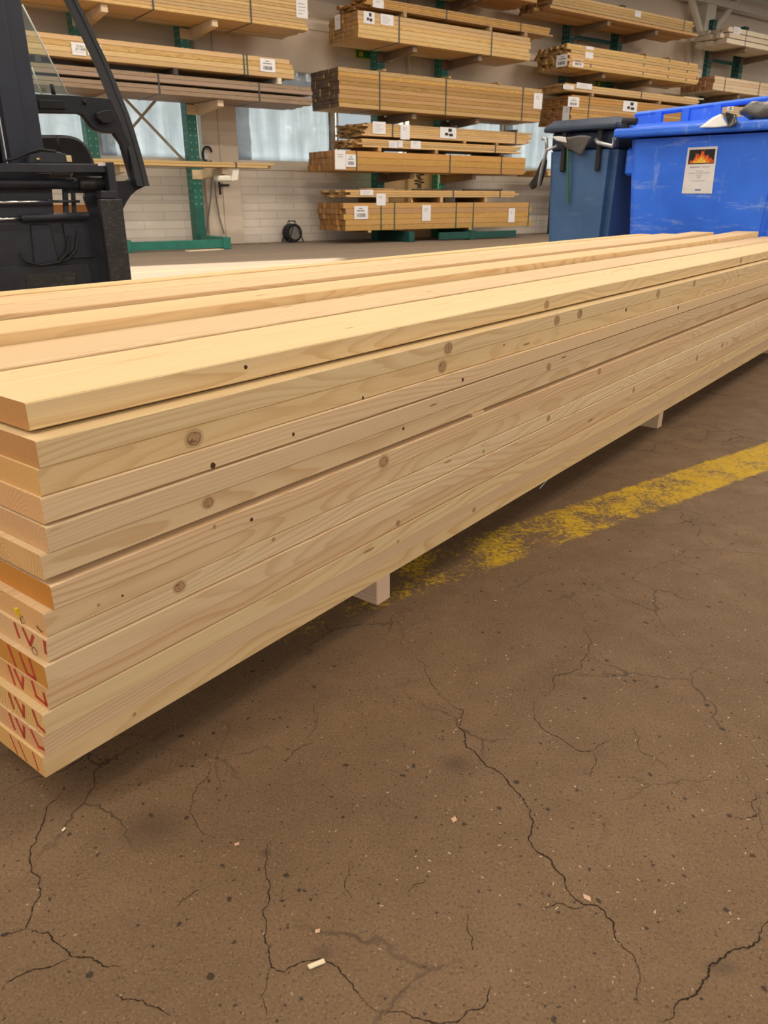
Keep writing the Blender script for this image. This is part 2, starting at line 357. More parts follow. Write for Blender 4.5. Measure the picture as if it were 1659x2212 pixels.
def box(bm, x0, x1, y0, y1, z0, z1, bev=0.0, seg=1, mat4=None):
    r = bmesh.ops.create_cube(bm, size=1.0); vs = r['verts']
    for v in vs:
        v.co = Vector(((x0 + x1) / 2 + v.co.x * (x1 - x0), (y0 + y1) / 2 + v.co.y * (y1 - y0), (z0 + z1) / 2 + v.co.z * (z1 - z0)))
    if bev > 0:
        es = list({e for v in vs for e in v.link_edges})
        r2 = bmesh.ops.bevel(bm, geom=es, offset=bev, segments=seg, affect='EDGES', profile=0.5)
        vs = list({v for f in r2['faces'] for v in f.verts} | {v for v in vs if v.is_valid})
    if mat4 is not None:
        for v in vs: v.co = mat4 @ v.co
    return vs
def nb(): return bmesh.new()
def bx(*a, **k):
    bm = nb(); box(bm, *a, **k); return bm
def tube(bm, pts, r, seg=10, caps=True, rads=None):
    pts = [Vector(p) for p in pts]; rings = []; up = None
    for i, p in enumerate(pts):
        d = (pts[min(i + 1, len(pts) - 1)] - pts[max(i - 1, 0)]).normalized()
        if up is None:
            up = Vector((0, 0, 1)) if abs(d.z) < 0.9 else Vector((1, 0, 0))
        a = d.cross(up).normalized(); b = a.cross(d).normalized(); up = b
        rr = rads[i] if rads else r
        rings.append([bm.verts.new(p + a * math.cos(t * 2 * PI / seg) * rr + b * math.sin(t * 2 * PI / seg) * rr) for t in range(seg)])
    for q in range(len(rings) - 1):
        for t in range(seg):
            bm.faces.new((rings[q][t], rings[q][(t + 1) % seg], rings[q + 1][(t + 1) % seg], rings[q + 1][t]))
    if caps: bm.faces.new(rings[0][::-1]); bm.faces.new(rings[-1])
    bmesh.ops.recalc_face_normals(bm, faces=bm.faces); return bm
def prism(bm, poly, d0, d1, axis='y'):
    """poly: 2D points; extruded along axis. axis y: (x,z); x: (y,z); z: (x,y)."""
    def mk(p, d):
        return {'y': (p[0], d, p[1]), 'x': (d, p[0], p[1]), 'z': (p[0], p[1], d)}[axis]
    a = [bm.verts.new(mk(p, d0)) for p in poly]; b = [bm.verts.new(mk(p, d1)) for p in poly]
    bm.faces.new(a); bm.faces.new(b[::-1])
    for i in range(len(poly)):
        j = (i + 1) % len(poly); bm.faces.new((a[i], b[i], b[j], a[j]))
    bmesh.ops.recalc_face_normals(bm, faces=bm.faces); return bm
def sweep_rect(bm, pts, wx, wy):
    """bar with a rectangular section (wx in x, wy in y) through points, stacked in z."""
    rings = []
    for i, p in enumerate(pts):
        p = Vector(p)
        rings.append([bm.verts.new(p + Vector((sx * wx / 2, sy * wy / 2, 0))) for sx, sy in ((-1, -1), (1, -1), (1, 1), (-1, 1))])
    for q in range(len(rings) - 1):
        for t in range(4): bm.faces.new((rings[q][t], rings[q][(t + 1) % 4], rings[q + 1][(t + 1) % 4], rings[q + 1][t]))
    bm.faces.new(rings[0]); bm.faces.new(rings[-1])
    bmesh.ops.recalc_face_normals(bm, faces=bm.faces); return bm
def text_mesh(name, body, size, mat, parent, loc, rot):
    cu = bpy.data.curves.new(name, 'FONT'); cu.body = body; cu.size = size; cu.extrude = 0.0008; cu.align_x = 'CENTER'; cu.align_y = 'CENTER'
    tmp = bpy.data.objects.new('tmp_text', cu); COL.objects.link(tmp)
    dg = bpy.context.evaluated_depsgraph_get(); me = bpy.data.meshes.new_from_object(tmp.evaluated_get(dg))
    bpy.data.objects.remove(tmp); bpy.data.curves.remove(cu)
    me.materials.clear(); me.materials.append(M[mat])
    o = bpy.data.objects.new(name, me); COL.objects.link(o); o.parent = parent; o.location = loc; o.rotation_euler = rot; return o

# ------------------------------------------------------------------ the hall
ROOM = (-14.0, 46.0)                                 # along the rack row
fl = struct(obj('floor', bx(-16, 50, -14, 30, -0.1, 0.0), 'floor'))
def wallbox(name, s0, s1, n0, n1, z0, z1, mat, bev=0.0):
    o = obj(name, bx(s0, s1, n0, n1, z0, z1, bev=bev), mat, None, (0, 0, 0), ROT_R); return struct(o)
NW = 17.7
wallbox('wall_back_lower', ROOM[0], ROOM[1], NW, NW + 0.3, 0, 1.62, 'brick')
wallbox('trim_1', ROOM[0], ROOM[1], NW - 0.04, NW + 0.3, 1.62, 1.82, 'beam', 0.01)       # sill band
wallbox('wall_back_upper', ROOM[0], ROOM[1], NW, NW + 0.3, 3.74, 7.5, 'wall')
wallbox('trim_2', ROOM[0], ROOM[1], NW - 0.03, NW + 0.02, 4.62, 4.70, 'wall')
pil = [8.08 + 5.77 * k for k in range(-3, 7)]
for i, s in enumerate(pil):
    wallbox('trim_%d' % (3 + i), s - 0.43, s + 0.43, NW - 0.14, NW + 0.3, 0, 7.5, 'wall', 0.01)
    struct(obj('trim_%d' % (20 + i), bx(s - 0.03, s + 0.03, NW - 0.17, NW - 0.14, 0.05, 7.3), 'wall', None, None, ROT_R))
# ceiling slab with a made-up opening, shaped so the sun draws the bright patch on the far floor
CZ = 7.5
sun_cut = [Vector(p) for p in ((-7.5, 7.6, 0), (-0.9, 8.9, 0), (-0.75, 14.6, 0), (-7.5, 14.5, 0))]
k = CZ / -SUN_TRAVEL.z
sun_cut = [p - Vector((SUN_TRAVEL.x, SUN_TRAVEL.y, 0)) * k for p in sun_cut]
bm = nb()
outer = [SN(-22, -12), SN(46, -12), SN(46, 18), SN(-22, 18)]
# pair the corners: opening corners 0..3 go near-left, near-right, far-right, far-left
def quadring(z):
    return [bm.verts.new((p.x, p.y, z)) for p in outer], [bm.verts.new((p.x, p.y, z)) for p in sun_cut]
oa, ia = quadring(CZ); ob, ib = quadring(CZ + 0.15)
for a, b in ((oa, ia), (ob, ib)):
    for i in range(4):
        j = (i + 1) % 4; bm.faces.new((a[i], a[j], b[j], b[i]))
for i in range(4):
    j = (i + 1) % 4
    bm.faces.new((oa[i], oa[j], ob[j], ob[i])); bm.faces.new((ia[i], ia[j], ib[j], ib[i]))
bmesh.ops.recalc_face_normals(bm, faces=bm.faces)
struct(obj('ceiling', bm, 'ceil'))
# roof beams along the back wall (top right of the photograph)
bm = nb(); box(bm, 24, 44, NW - 0.5, NW - 0.2, 6.78, 6.98); box(bm, 24, 44, NW - 0.1, NW, 7.25, 7.45)
struct(obj('trim_40', bm, 'beam', None, None, ROT_R))
bm = nb(); box(bm, 25.18, 25.68, NW - 0.45, NW - 0.14, 0, 7.4)
struct(obj('trim_41', bm, 'beam', None, None, ROT_R))
bm = nb(); tube(bm, [(25.6, NW - 0.3, 5.9), (27.2, NW - 0.35, 7.4)], 0.11, 8); tube(bm, [(25.3, NW - 0.3, 5.9), (23.9, NW - 0.35, 7.4)], 0.11, 8)
struct(obj('trim_42', bm, 'beam', None, None, ROT_R))
bm = nb()
for i in range(18): box(bm, 26.2 + i * 1.1, 26.28 + i * 1.1, 9, 17.7, 7.33, 7.5)
struct(obj('trim_43', bm, 'beam', None, None, ROT_R))
# windows, one bay between each pair of pilasters
for i in range(len(pil) - 1):
    a, b = pil[i] + 0.43, pil[i + 1] - 0.43; mid = a + (b - a) * 0.53
    w = bpy.data.objects.new('window_%d' % (i + 1), None); COL.objects.link(w); struct(w)
    w.location = SN((a + b) / 2, NW + 0.1, 1.82); w.rotation_euler = (0, 0, ROT_R); hw = (b - a) / 2; m0 = mid - (a + b) / 2
    H = 1.92
    bm = nb(); box(bm, -hw, hw, -0.04, 0.04, 0, 0.06); box(bm, -hw, hw, -0.04, 0.04, H - 0.07, H)
    box(bm, -hw, -hw + 0.06, -0.04, 0.04, 0, H); box(bm, hw - 0.06, hw, -0.04, 0.04, 0, H)
    box(bm, m0 - 0.10, m0 + 0.16, -0.05, 0.05, 0, H); box(bm, m0 + 0.22, m0 + 0.25, -0.05, 0.05, 0, H)
    obj('window_frame', bm, 'white_frame', w)
    obj('pane', bx(-hw + 0.05, m0, 0.01, 0.016, 0.05, H - 0.05), 'glass', w)
    obj('pane', bx(m0 + 0.1, hw - 0.05, 0.01, 0.016, 0.05, H - 0.05), 'glass', w)
    # translucent sheeting over the panes; the half bay right of the white post stays bare in bay with s ~ 11
    spans = [(-hw, m0)] if abs(mid - 11.0) < 1 else [(-hw, m0), (m0 + 0.1, hw)]
    for (q0, q1) in spans:
        bm = nb(); nx, nz = 28, 10; g = []
        for iz in range(nz + 1):
            g.append([bm.verts.new((q0 + (q1 - q0) * ix / nx, -0.075 + 0.025 * noise.noise(Vector((ix * 0.5 + iz * 0.35 + i * 9, iz * 0.2, 3))), 0.02 + (H - 0.04) * iz / nz)) for ix in range(nx + 1)])
        for iz in range(nz):
            for ix in range(nx): bm.faces.new((g[iz][ix], g[iz][ix + 1], g[iz + 1][ix + 1], g[iz + 1][ix]))
        obj('plastic_sheet', bm, 'sheet', w, smooth=True)

# strip lamps under the roof
def strip_lamp(s, n):
    t = thing('strip_lamp', 'long strip lamp fixed under the hall roof', 'lamp', SN(s, n, 7.0), ROT_R, 'strip lamps under the roof')
    obj('housing', bx(-1.2, 1.2, -0.12, 0.12, 0.02, 0.12, bev=0.01), 'lamp_body', t)
    bm = nb(); tube(bm, [(-1.15, -0.05, 0), (1.15, -0.05, 0)], 0.02, 8); tube(bm, [(-1.15, 0.05, 0), (1.15, 0.05, 0)], 0.02, 8)
    obj('lamp_tube', bm, 'tube', t)
    bm = nb(); tube(bm, [(-0.8, 0, 0.1), (-0.8, 0, 0.5)], 0.01, 6); tube(bm, [(0.8, 0, 0.1), (0.8, 0, 0.5)], 0.01, 6); obj('hanger', bm, 'lamp_body', t)
    ld = bpy.data.lights.new('lamp_light', 'AREA'); ld.shape = 'RECTANGLE'; ld.size = 2.4; ld.size_y = 0.5; ld.energy = LAMP_W if n > 4 else (LAMP_W_NEAR if n > 0 else LAMP_W_FILL); ld.color = LAMP_COL
    lo = bpy.data.objects.new('lamp_light', ld); COL.objects.link(lo); lo.parent = t; lo.location = (0, 0, -0.06)
for s in (-10.0, -6.5, -2.5, 2.5, 7.5, 13, 19, 25, 31):  # leftmost lamps added to brighten the plank ends
    for n in (-11.0, 1.2, 6.8, 12.0): strip_lamp(s, n)  # rear row added behind the camera to brighten the stack front

# ------------------------------------------------------------------ the big stack of planks
def plank_mesh(name, L, wd_, th, mat, seed, bow=0.0, endlift=0.0, mid=0.0):
    """x along, y away from the front edge, z up; origin at the near bottom front corner"""
    rnd = random.Random(seed); bm = nb(); c = 0.0022; ns = 30
    sec = [(c, 0), (wd_ - c, 0), (wd_, c), (wd_, th - c), (wd_ - c, th), (c, th), (0, th - c), (0, c)]
    rings = []
    for i in range(ns + 1):
        x = L * i / ns; ring = []
        dy = 0.0022 * noise.noise(Vector((x * 1.3, seed * 3.1, 0.0))) + bow * math.sin(PI * i / ns)
        dz = endlift * max(0.0, (i / ns - 0.72) / 0.28) ** 2 + mid * math.sin(PI * i / ns)
        for (y, z) in sec:
            jy = 0.0009 * noise.noise(Vector((x * 9, y * 40, z * 60 + seed)))
            ring.append(bm.verts.new((x, y + dy + jy, z + dz)))
        rings.append(ring)
    for i in range(ns):
        for k in range(8): bm.faces.new((rings[i][k], rings[i + 1][k], rings[i + 1][(k + 1) % 8], rings[i][(k + 1) % 8]))
    bm.faces.new(rings[0]); bm.faces.new(rings[-1][::-1]); bmesh.ops.recalc_face_normals(bm, faces=bm.faces)
    me = bpy.data.meshes.new(name); bm.to_mesh(me); bm.free(); me.materials.append(M[mat]); return me
T = 0.0425
ORD = ['topmost', 'second', 'third', 'fourth', 'fifth', 'sixth', 'seventh', 'eighth', 'ninth', 'tenth', 'eleventh', 'twelfth', 'thirteenth', 'lowest']
EXTRA = ['its top face open and wide', 'its upper edge sticking out, reddish end', 'big split knot near its left end', 'two round dark knots on its edge', 'plain edge, end a little forward', 'coarse ridged rings on its end',
         'dark ochre end, gap above it', 'yellow tag scrap and staple on its end', 'red letter and wire loop on its end', 'red double strokes on its end', 'red letters over clear rings on its end', 'red letters over fine rings on its end', 'red letters on a rough end', 'chipped edge above the floor']
TOPPX = [(60, 873), (80, 955), (83, 1016), (88, 1076), (100, 1140), (88, 1203), (110, 1270), (95, 1327), (97, 1381), (97, 1443), (98, 1491), (94, 1547), (94, 1592), (93, 1638)]
BOTPX = [(60, 930), (82, 1012), (87, 1073), (97, 1135), (106, 1197), (96, 1253), (118, 1318), (101, 1378), (105, 1432), (104, 1488), (106, 1531), (98, 1590), (98, 1636), (97, 1680)]
GAPS = [0.0055, 0.0005, 0.0005, 0.0030, 0.0010, 0.0080, 0.0010, 0.0005, 0.0010, 0.0005, 0.0008, 0.0015, 0.0005, 0]
z = 0.71; front = []
for i in range(14):
    zt, zb = z, z - T
    ut, wt, _ = to_uw(at_z(*TOPPX[i], zt)); ub, wb, _ = to_uw(at_z(*BOTPX[i], zb))
    w0 = 0.5 * (wt + wb); w0 = min(max(w0, 1.03), 1.092); u0 = 0.5 * (ut + ub)
    front.append((u0, w0, zb)); z = zb - GAPS[i]
STACK_Z0 = z
planks = []
for i, (u0, w0, zb) in enumerate(front):
    L = 6.75 + random.uniform(-0.06, 0.06)
    me = plank_mesh('plank', L, 0.245, T, {5: 'spruce_rings', 10: 'spruce_rings', 11: 'spruce_rings', 6: 'spruce_ochre', 9: 'spruce_ochre', 1: 'spruce_red', 0: 'spruce_red'}.get(i, 'spruce'), 11 + i, bow=random.uniform(-0.004, 0.004))
    o = meobj('plank', me, None, UW(u0, w0, zb)); o.rotation_euler = (0, 0, ROT_U + random.uniform(-0.0012, 0.0012))
    tag(o, 'spruce plank, %s on the stack front, %s' % (ORD[i], EXTRA[i]), 'plank', 'front planks of the large stack')
    planks.append(o)
# planks on top, behind the front one: (w0, width, ztop, u0, length, endlift, label)
tops = [(1.343, 0.215, 0.710, 0.50, 6.42, 0.0, 'pale plank lying flush behind the topmost front plank, stack top'),
        (1.562, 0.170, 0.735, 0.44, 6.36, 0.015, 'pale plank standing a step higher in the middle of the stack top'),
        (1.7385, 0.161, 0.747, 0.47, 5.75, 0.012, 'pale plank just behind the first raised step on the stack top'),
        (1.906, 0.160, 0.747, 0.43, 5.62, 0.0, 'pale plank second from the back edge of the stack top'),
        (2.069, 0.086, 0.7505, 0.46, 5.36, 0.0, 'narrow pale plank along the far back edge of the stack top')]
for i, (w0, wd_, zt, u0, L, el, lab) in enumerate(tops):
    me = plank_mesh('plank', L, wd_, T, 'spruce', 40 + i, endlift=el)
    o = meobj('plank', me, None, UW(u0, w0, zt - T)); o.rotation_euler = (0, 0, ROT_U)
    tag(o, lab, 'plank', 'top planks of the large stack'); planks.append(o)
# planks filling the stack behind the front column
fm = [plank_mesh('plank', 5.9, 0.270, T, 'spruce', 60 + q) for q in range(3)]
for i in range(14):
    for q, w0 in enumerate((1.348, 1.622, 1.897)):
        if i == 0: continue
        zb = front[i][2] if q == 0 else STACK_Z0 + (13 - i) * ((0.6925, 0.7045)[q - 1] - T - STACK_Z0) / 12
        o = meobj('plank', fm[(i + q) % 3], None, UW(0.46 + random.uniform(-0.03, 0.03), w0, zb)); o.rotation_euler = (0, 0, ROT_U)
        tag(o, 'spruce plank inside the large stack, hidden behind its front planks', 'plank', 'inner planks of the large stack')
# bearers on the floor
for (px, py) in ((820, 1310), (1413, 925), (1642, 762)):
    u, w_, _ = to_uw(at_z(px, py, 0.0))
    nm = {820: 'short timber bearer under the large stack, nearest the camera', 1413: 'timber bearer under the middle of the large stack', 1642: 'timber bearer under the large stack at the right edge of the photo'}[px]
    bm = bx(0, 1.12, -0.028, 0.028, 0, STACK_Z0 - 0.0002, bev=0.002)
    o = obj('bearer', bm, 'bearer_wood', None, UW(u + 0.026, 1.083, 0), ROT_U + PI / 2)
    tag(o, nm, 'bearer', 'bearers under the large stack')
# spacer stick peeping out between the sixth and seventh plank
u, w_, zz = to_uw(at_plane(1000, 905, W, 1.07))
zs = front[5][2]
o = obj('spacer_stick', bx(0, 0.06, 0, 0.03, 0, 0.0078, bev=0.001), 'bearer_wood', None, UW(u, front[6][1] + 0.005, zs - 0.0079), ROT_U)
tag(o, 'small spacer stick peeping out of the dark gap below the sixth plank', 'spacer')

# knots on the visible front edges
KN = [(530, 793, 9, 'd'), (418, 945, 40, 'b'), (633, 938, 8, 'd'), (460, 1013, 13, 'd'), (830, 993, 36, 'b'), (387, 1260, 22, 'b'), (463, 1138, 10, 'r'), (543, 1122, 8, 'd'), (213, 1307, 7, 'r'),
      (968, 742, 26, 'b'), (1203, 693, 20, 'b'), (1253, 675, 20, 'b'), (1180, 658, 14, 'b'), (1422, 628, 18, 'b'), (1117, 862, 13, 'b'), (1185, 795, 13, 'b'), (1285, 796, 15, 'b'), (1043, 975, 9, 'r'),
      (860, 1130, 11, 'b'), (858, 1170, 8, 'r'), (997, 820, 8, 'd'), (290, 1543, 9, 'r'), (872, 926, 7, 'd'), (783, 862, 6, 'd'), (1500, 605, 9, 'b'), (1088, 745, 4, 'd'), (450, 1080, 22, 'b'), (1505, 770, 9, 'b'),
      (1023, 1103, 9, 'b'), (590, 1163, 10, 'r'), (265, 1287, 5, 'd'), (1368, 842, 9, 'b'), (1462, 664, 7, 'd'), (1352, 667, 7, 'd'), (1183, 903, 10, 'b'), (1296, 793, 10, 'b'), (955, 780, 22, 'b'), (1560, 745, 8, 'b'), (1600, 563, 8, 'b')]
def disc(rx, rz, seed, th=0.0006):
    bm = nb(); n = 22; rnd = random.Random(seed); ph = rnd.random() * 9
    rim = [bm.verts.new((math.cos(t * 2 * PI / n) * (1 + 0.10 * math.sin(3 * t * 2 * PI / n + ph)), 0, math.sin(t * 2 * PI / n) * (1 + 0.08 * math.cos(2 * t * 2 * PI / n + ph)))) for t in range(n)]
    back = [bm.verts.new((v.co.x, 1.0, v.co.z)) for v in rim]
    bm.faces.new(rim); bm.faces.new(back[::-1])
    for t in range(n): bm.faces.new((rim[t], rim[(t + 1) % n], back[(t + 1) % n], back[t]))
    bmesh.ops.recalc_face_normals(bm, faces=bm.faces); return bm
bpy.context.view_layer.update()
for i, (px, py, d, kind) in enumerate(KN):
    best = None
    for q, (u0, w0, zb) in enumerate(front):
        p = to_uw(at_plane(px, py, W, w0))
        if zb - 0.002 <= p[2] <= zb + T + 0.002: best = (q, p); break
    if not best: continue
    q, p = best; pl = planks[q]
    rng = math.dist((0, 0, CAM_H), UW(p[0], p[1], p[2]))
    rz = d / F_PX * rng * 0.5 * 1.02
    if kind in 'br': rz = min(rz * (1.5 if kind == 'b' else 1.15), T * 0.47)
    rz = min(rz, T * 0.46); rx = rz * (1.25 if kind == 'b' else 1.0)
    world = UW(p[0], p[1], min(max(p[2], front[q][2] + rz + 0.001), front[q][2] + T - rz - 0.001))
    lp = pl.matrix_world.inverted() @ world
    # sit on the plank's own front face
    xs = [v.co for v in pl.data.vertices if abs(v.co.x - lp.x) < 0.13 and v.co.y < 0.02]
    yf = min(v.y for v in xs) if xs else 0.0
    o = obj('knot', disc(1, 1, i), 'knot' if kind in 'br' else 'knot_dark', pl)
    o.location = (lp.x, yf - 0.0004, lp.z); o.scale = (rx, 0.0012, rz)
# red stencil strokes on the near ends
def stroke(parent, pts, wdt):
    bm = nb()
    for a, b in zip(pts[:-1], pts[1:]):
        a, b = Vector(a), Vector(b); d = (b - a).normalized(); nn = Vector((-d.y, d.x)) * wdt / 2; e = d * wdt * 0.25
        q = [a - e + nn, b + e + nn, b + e - nn, a - e - nn]
        prism(bm, [(v.x, v.y) for v in q], -0.0006, 0.001, 'x')
    obj('red_stencil', bm, 'red_paint', parent)
z0_, z1_ = 0.004, T - 0.004
ST = {8: [[(.092, z1_), (.086, .014)], [(.066, z1_), (.052, .012), (.036, z1_ - .003)], [(.004, .016), (.002, z1_)]],
      9: [[(.112, z1_), (.100, z0_)], [(.076, z1_), (.064, z0_), (.038, z0_), (.046, z1_)]],
      10: [[(.115, z1_), (.106, z0_)], [(.096, z1_), (.080, z0_ + .004), (.070, z1_ - .004)], [(.040, z1_), (.036, .012), (.006, .008), (.008, .03)]],
      11: [[(.106, z1_), (.100, z0_ + .006)], [(.086, z1_), (.068, z0_ + .004), (.060, z1_ - .004)], [(.030, z1_), (.022, .013), (.003, .009)]],
      12: [[(.106, z1_), (.098, z0_ + .006)], [(.084, z1_), (.068, z0_ + .004), (.060, z1_ - .004)], [(.036, z1_), (.020, .012), (.003, .016)]],
      13: [[(.104, z1_), (.090, z0_)], [(.076, z1_), (.060, z0_)], [(.030, z1_), (.022, z0_)]]}
for q, ss in ST.items():
    for s in ss: stroke(planks[q], s, 0.0064 if q != 13 else 0.003)
bm = nb(); box(bm, -0.004, 0.001, 0.080, 0.088, 0.016, 0.024); box(bm, -0.003, 0.001, 0.076, 0.081, 0.012, 0.018); obj('tag_scrap', bm, 'yellow_plastic', planks[7])
bm = nb(); tube(bm, [(0.001, 0.070, 0.013), (-0.004, 0.071, 0.013), (-0.004, 0.069, 0.002), (0.001, 0.069, 0.002)], 0.0007, 6); tube(bm, [(0.001, 0.026, 0.012), (-0.002, 0.026, 0.012), (-0.002, 0.012, 0.007), (0.001, 0.012, 0.007)], 0.0007, 6)
obj('staple', bm, 'fork_steel', planks[7])
bm = nb(); tube(bm, [(0.0, 0.040, 0.014)] + [(-0.004, 0.033 + 0.008 * math.cos(t), 0.010 + 0.007 * math.sin(t)) for t in [PI * 2 * q / 14 for q in range(15)]], 0.0005, 5)
obj('wire_loop', bm, 'fork_steel', planks[8])

# ------------------------------------------------------------------ cracks and crumbs on the floor
CR = [([(955, 1500), (1002, 1535), (990, 1570), (1007, 1615), (1050, 1655), (1095, 1685), (1130, 1725), (1152, 1775), (1142, 1810), (1180, 1850), (1220, 1905), (1260, 1955), (1302, 1965), (1330, 2030), (1370, 2065), (1382, 2100), (1375, 2140), (1382, 2170)], 2.6),
      ([(1260, 1355), (1277, 1390), (1275, 1410), (1200, 1460), (1170, 1500)], 1.6), ([(1150, 1520), (1180, 1580), (1245, 1620), (1280, 1622), (1322, 1600)], 1.5), ([(1280, 1625), (1282, 1655), (1277, 1680)], 1.4),
      ([(1360, 1570), (1380, 1620), (1445, 1665)], 1.3), ([(1659, 1990), (1590, 2050), (1530, 2100), (1470, 2160), (1420, 2207)], 3.2), ([(1055, 2120), (1045, 2175), (915, 2205), (830, 2195)], 2.2),
      ([(1010, 1970), (1022, 2050)], 1.2), ([(1635, 1710), (1635, 1765), (1580, 1765)], 1.6), ([(0, 2020), (55, 2007), (65, 1985), (75, 1950), (65, 1860), (95, 1775), (135, 1710)], 2.2),
      ([(55, 2010), (130, 2042), (165, 2067), (215, 2080), (260, 2090)], 2.6), ([(0, 2140), (70, 2095), (150, 2070)], 1.8), ([(245, 2145), (265, 2160), (310, 2162), (370, 2197)], 2.0),
      ([(600, 1805), (575, 1840), (570, 1875), (582, 1940), (575, 2000), (585, 2090), (615, 2100), (700, 2075), (750, 2115), (825, 2190)], 2.0), ([(445, 1920), (370, 1965)], 1.0), ([(440, 1635), (450, 1670), (415, 1725), (425, 1785), (465, 1810)], 1.2),
      ([(750, 1860), (745, 1920), (765, 1950)], 1.2), ([(680, 1605), (640, 1620), (620, 1655)], 1.4), ([(850, 1330), (872, 1370), (870, 1400)], 1.3), ([(1215, 1290), (1255, 1310), (1280, 1360)], 1.0), ([(900, 1420), (935, 1480), (955, 1500)], 1.2),
      ([(690, 1510), (685, 1560), (660, 1600)], 1.2), ([(585, 2090), (565, 2150), (575, 2200)], 1.0), ([(1165, 1960), (1200, 1950), (1260, 1957)], 1.6), ([(880, 1935), (920, 1900)], 1.2)]
def crack(pts, wpx, seed):
    rnd = random.Random(seed); P = [at_z(*p) for p in pts]
    P = [Vector((p.x, p.y)) for p in P]
    for it in range(5):
        Q = [P[0]]
        for a, b in zip(P[:-1], P[1:]):
            d = b - a; L = d.length
            if L > 0.004:
                nn = Vector((-d.y, d.x)); Q.append((a + b) / 2 + nn * rnd.uniform(-0.17, 0.17))
            Q.append(b)
        P = Q
    bm = nb(); row = []; n = len(P)
    for i, p in enumerate(P):
        d = (P[min(i + 1, n - 1)] - P[max(i - 1, 0)]).normalized(); nn = Vector((-d.y, d.x))
        wd_ = wpx * 0.00042 * (0.35 + rnd.random() * 1.1) * min(1.0, 0.25 + 4.0 * min(i, n - 1 - i) / n)
        a = p + nn * wd_; b = p - nn * wd_
        row.append((bm.verts.new((a.x, a.y, 0.0004)), bm.verts.new((b.x, b.y, 0.0004))))
    for (a, b), (c, d) in zip(row[:-1], row[1:]): bm.faces.new((a, b, d, c))
    bmesh.ops.recalc_face_normals(bm, faces=bm.faces)
    return obj('crack', bm, 'crack', fl)
for i, (p, wpx) in enumerate(CR): crack(p, wpx, 100 + i)
def chip(px, py, Lp, Wp, ang, mat, label, thick=0.0015):
    c = at_z(px, py); sc = math.hypot(c.y, CAM_H) / F_PX
    bm = bx(-Lp * sc / 2, Lp * sc / 2, -Wp * sc / 2, Wp * sc / 2, 0.0, thick, bev=thick * 0.3)
    for v in bm.verts: v.co.y += 0.15 * Wp * sc * math.sin(v.co.x * 400)
    return tag(obj('wood_chip', bm, mat, None, (c.x, c.y, 0.0002), math.radians(ang)), label, 'wood chip', 'chips on the floor')
chip(684, 2084, 32, 10, 30, 'chip', 'pale split wood chip lying on the floor near the bottom edge of the photo', 0.003)
chip(981, 1771, 11, 11, 20, 'chip_pink', 'small pinkish chip on the floor below the dark round stain')
chip(512, 1824, 9, 6, 10, 'chip_pink', 'small orange chip on the floor below the left end of the stack')
chip(1268, 1940, 10, 14, 60, 'chip_pink', 'crumbled brown chip at the joint of the long crack')
chip(686, 2012, 9, 8, 0, 'chip_pink', 'tiny tan chip just above the pale split chip')
chip(138, 1792, 9, 5, 60, 'chip', 'tiny whitish chip on the floor under the stack corner')
bm = nb(); rnd = random.Random(3)
for i in range(110):
    p = at_z(rnd.uniform(820, 1700), rnd.uniform(1250, 2000)); L = rnd.uniform(0.0008, 0.003); a = rnd.uniform(0, PI)
    box(bm, -L, L, -0.0004, 0.0004, 0.0002, 0.0010, mat4=Matrix.Translation((p.x, p.y, 0)) @ Matrix.Rotation(a, 4, 'Z'))
o = obj('sawdust', bm, 'chip'); o['kind'] = 'stuff'; tag(o, 'pale sawdust slivers scattered over the brown concrete floor', 'sawdust')
# thin wire hanging below the stack
a = at_plane(1222, 1005, W, 1.075); b = at_z(1165, 1056, 0.02)
bm = nb(); tube(bm, [a + Vector((0, 0, 0.012)), (a + b) / 2 + Vector((0.0, 0.0, 0.012)), b], 0.0009, 6)
tag(obj('wire_end', bm, 'metal'), 'thin grey wire end sticking out from under the large stack', 'wire')

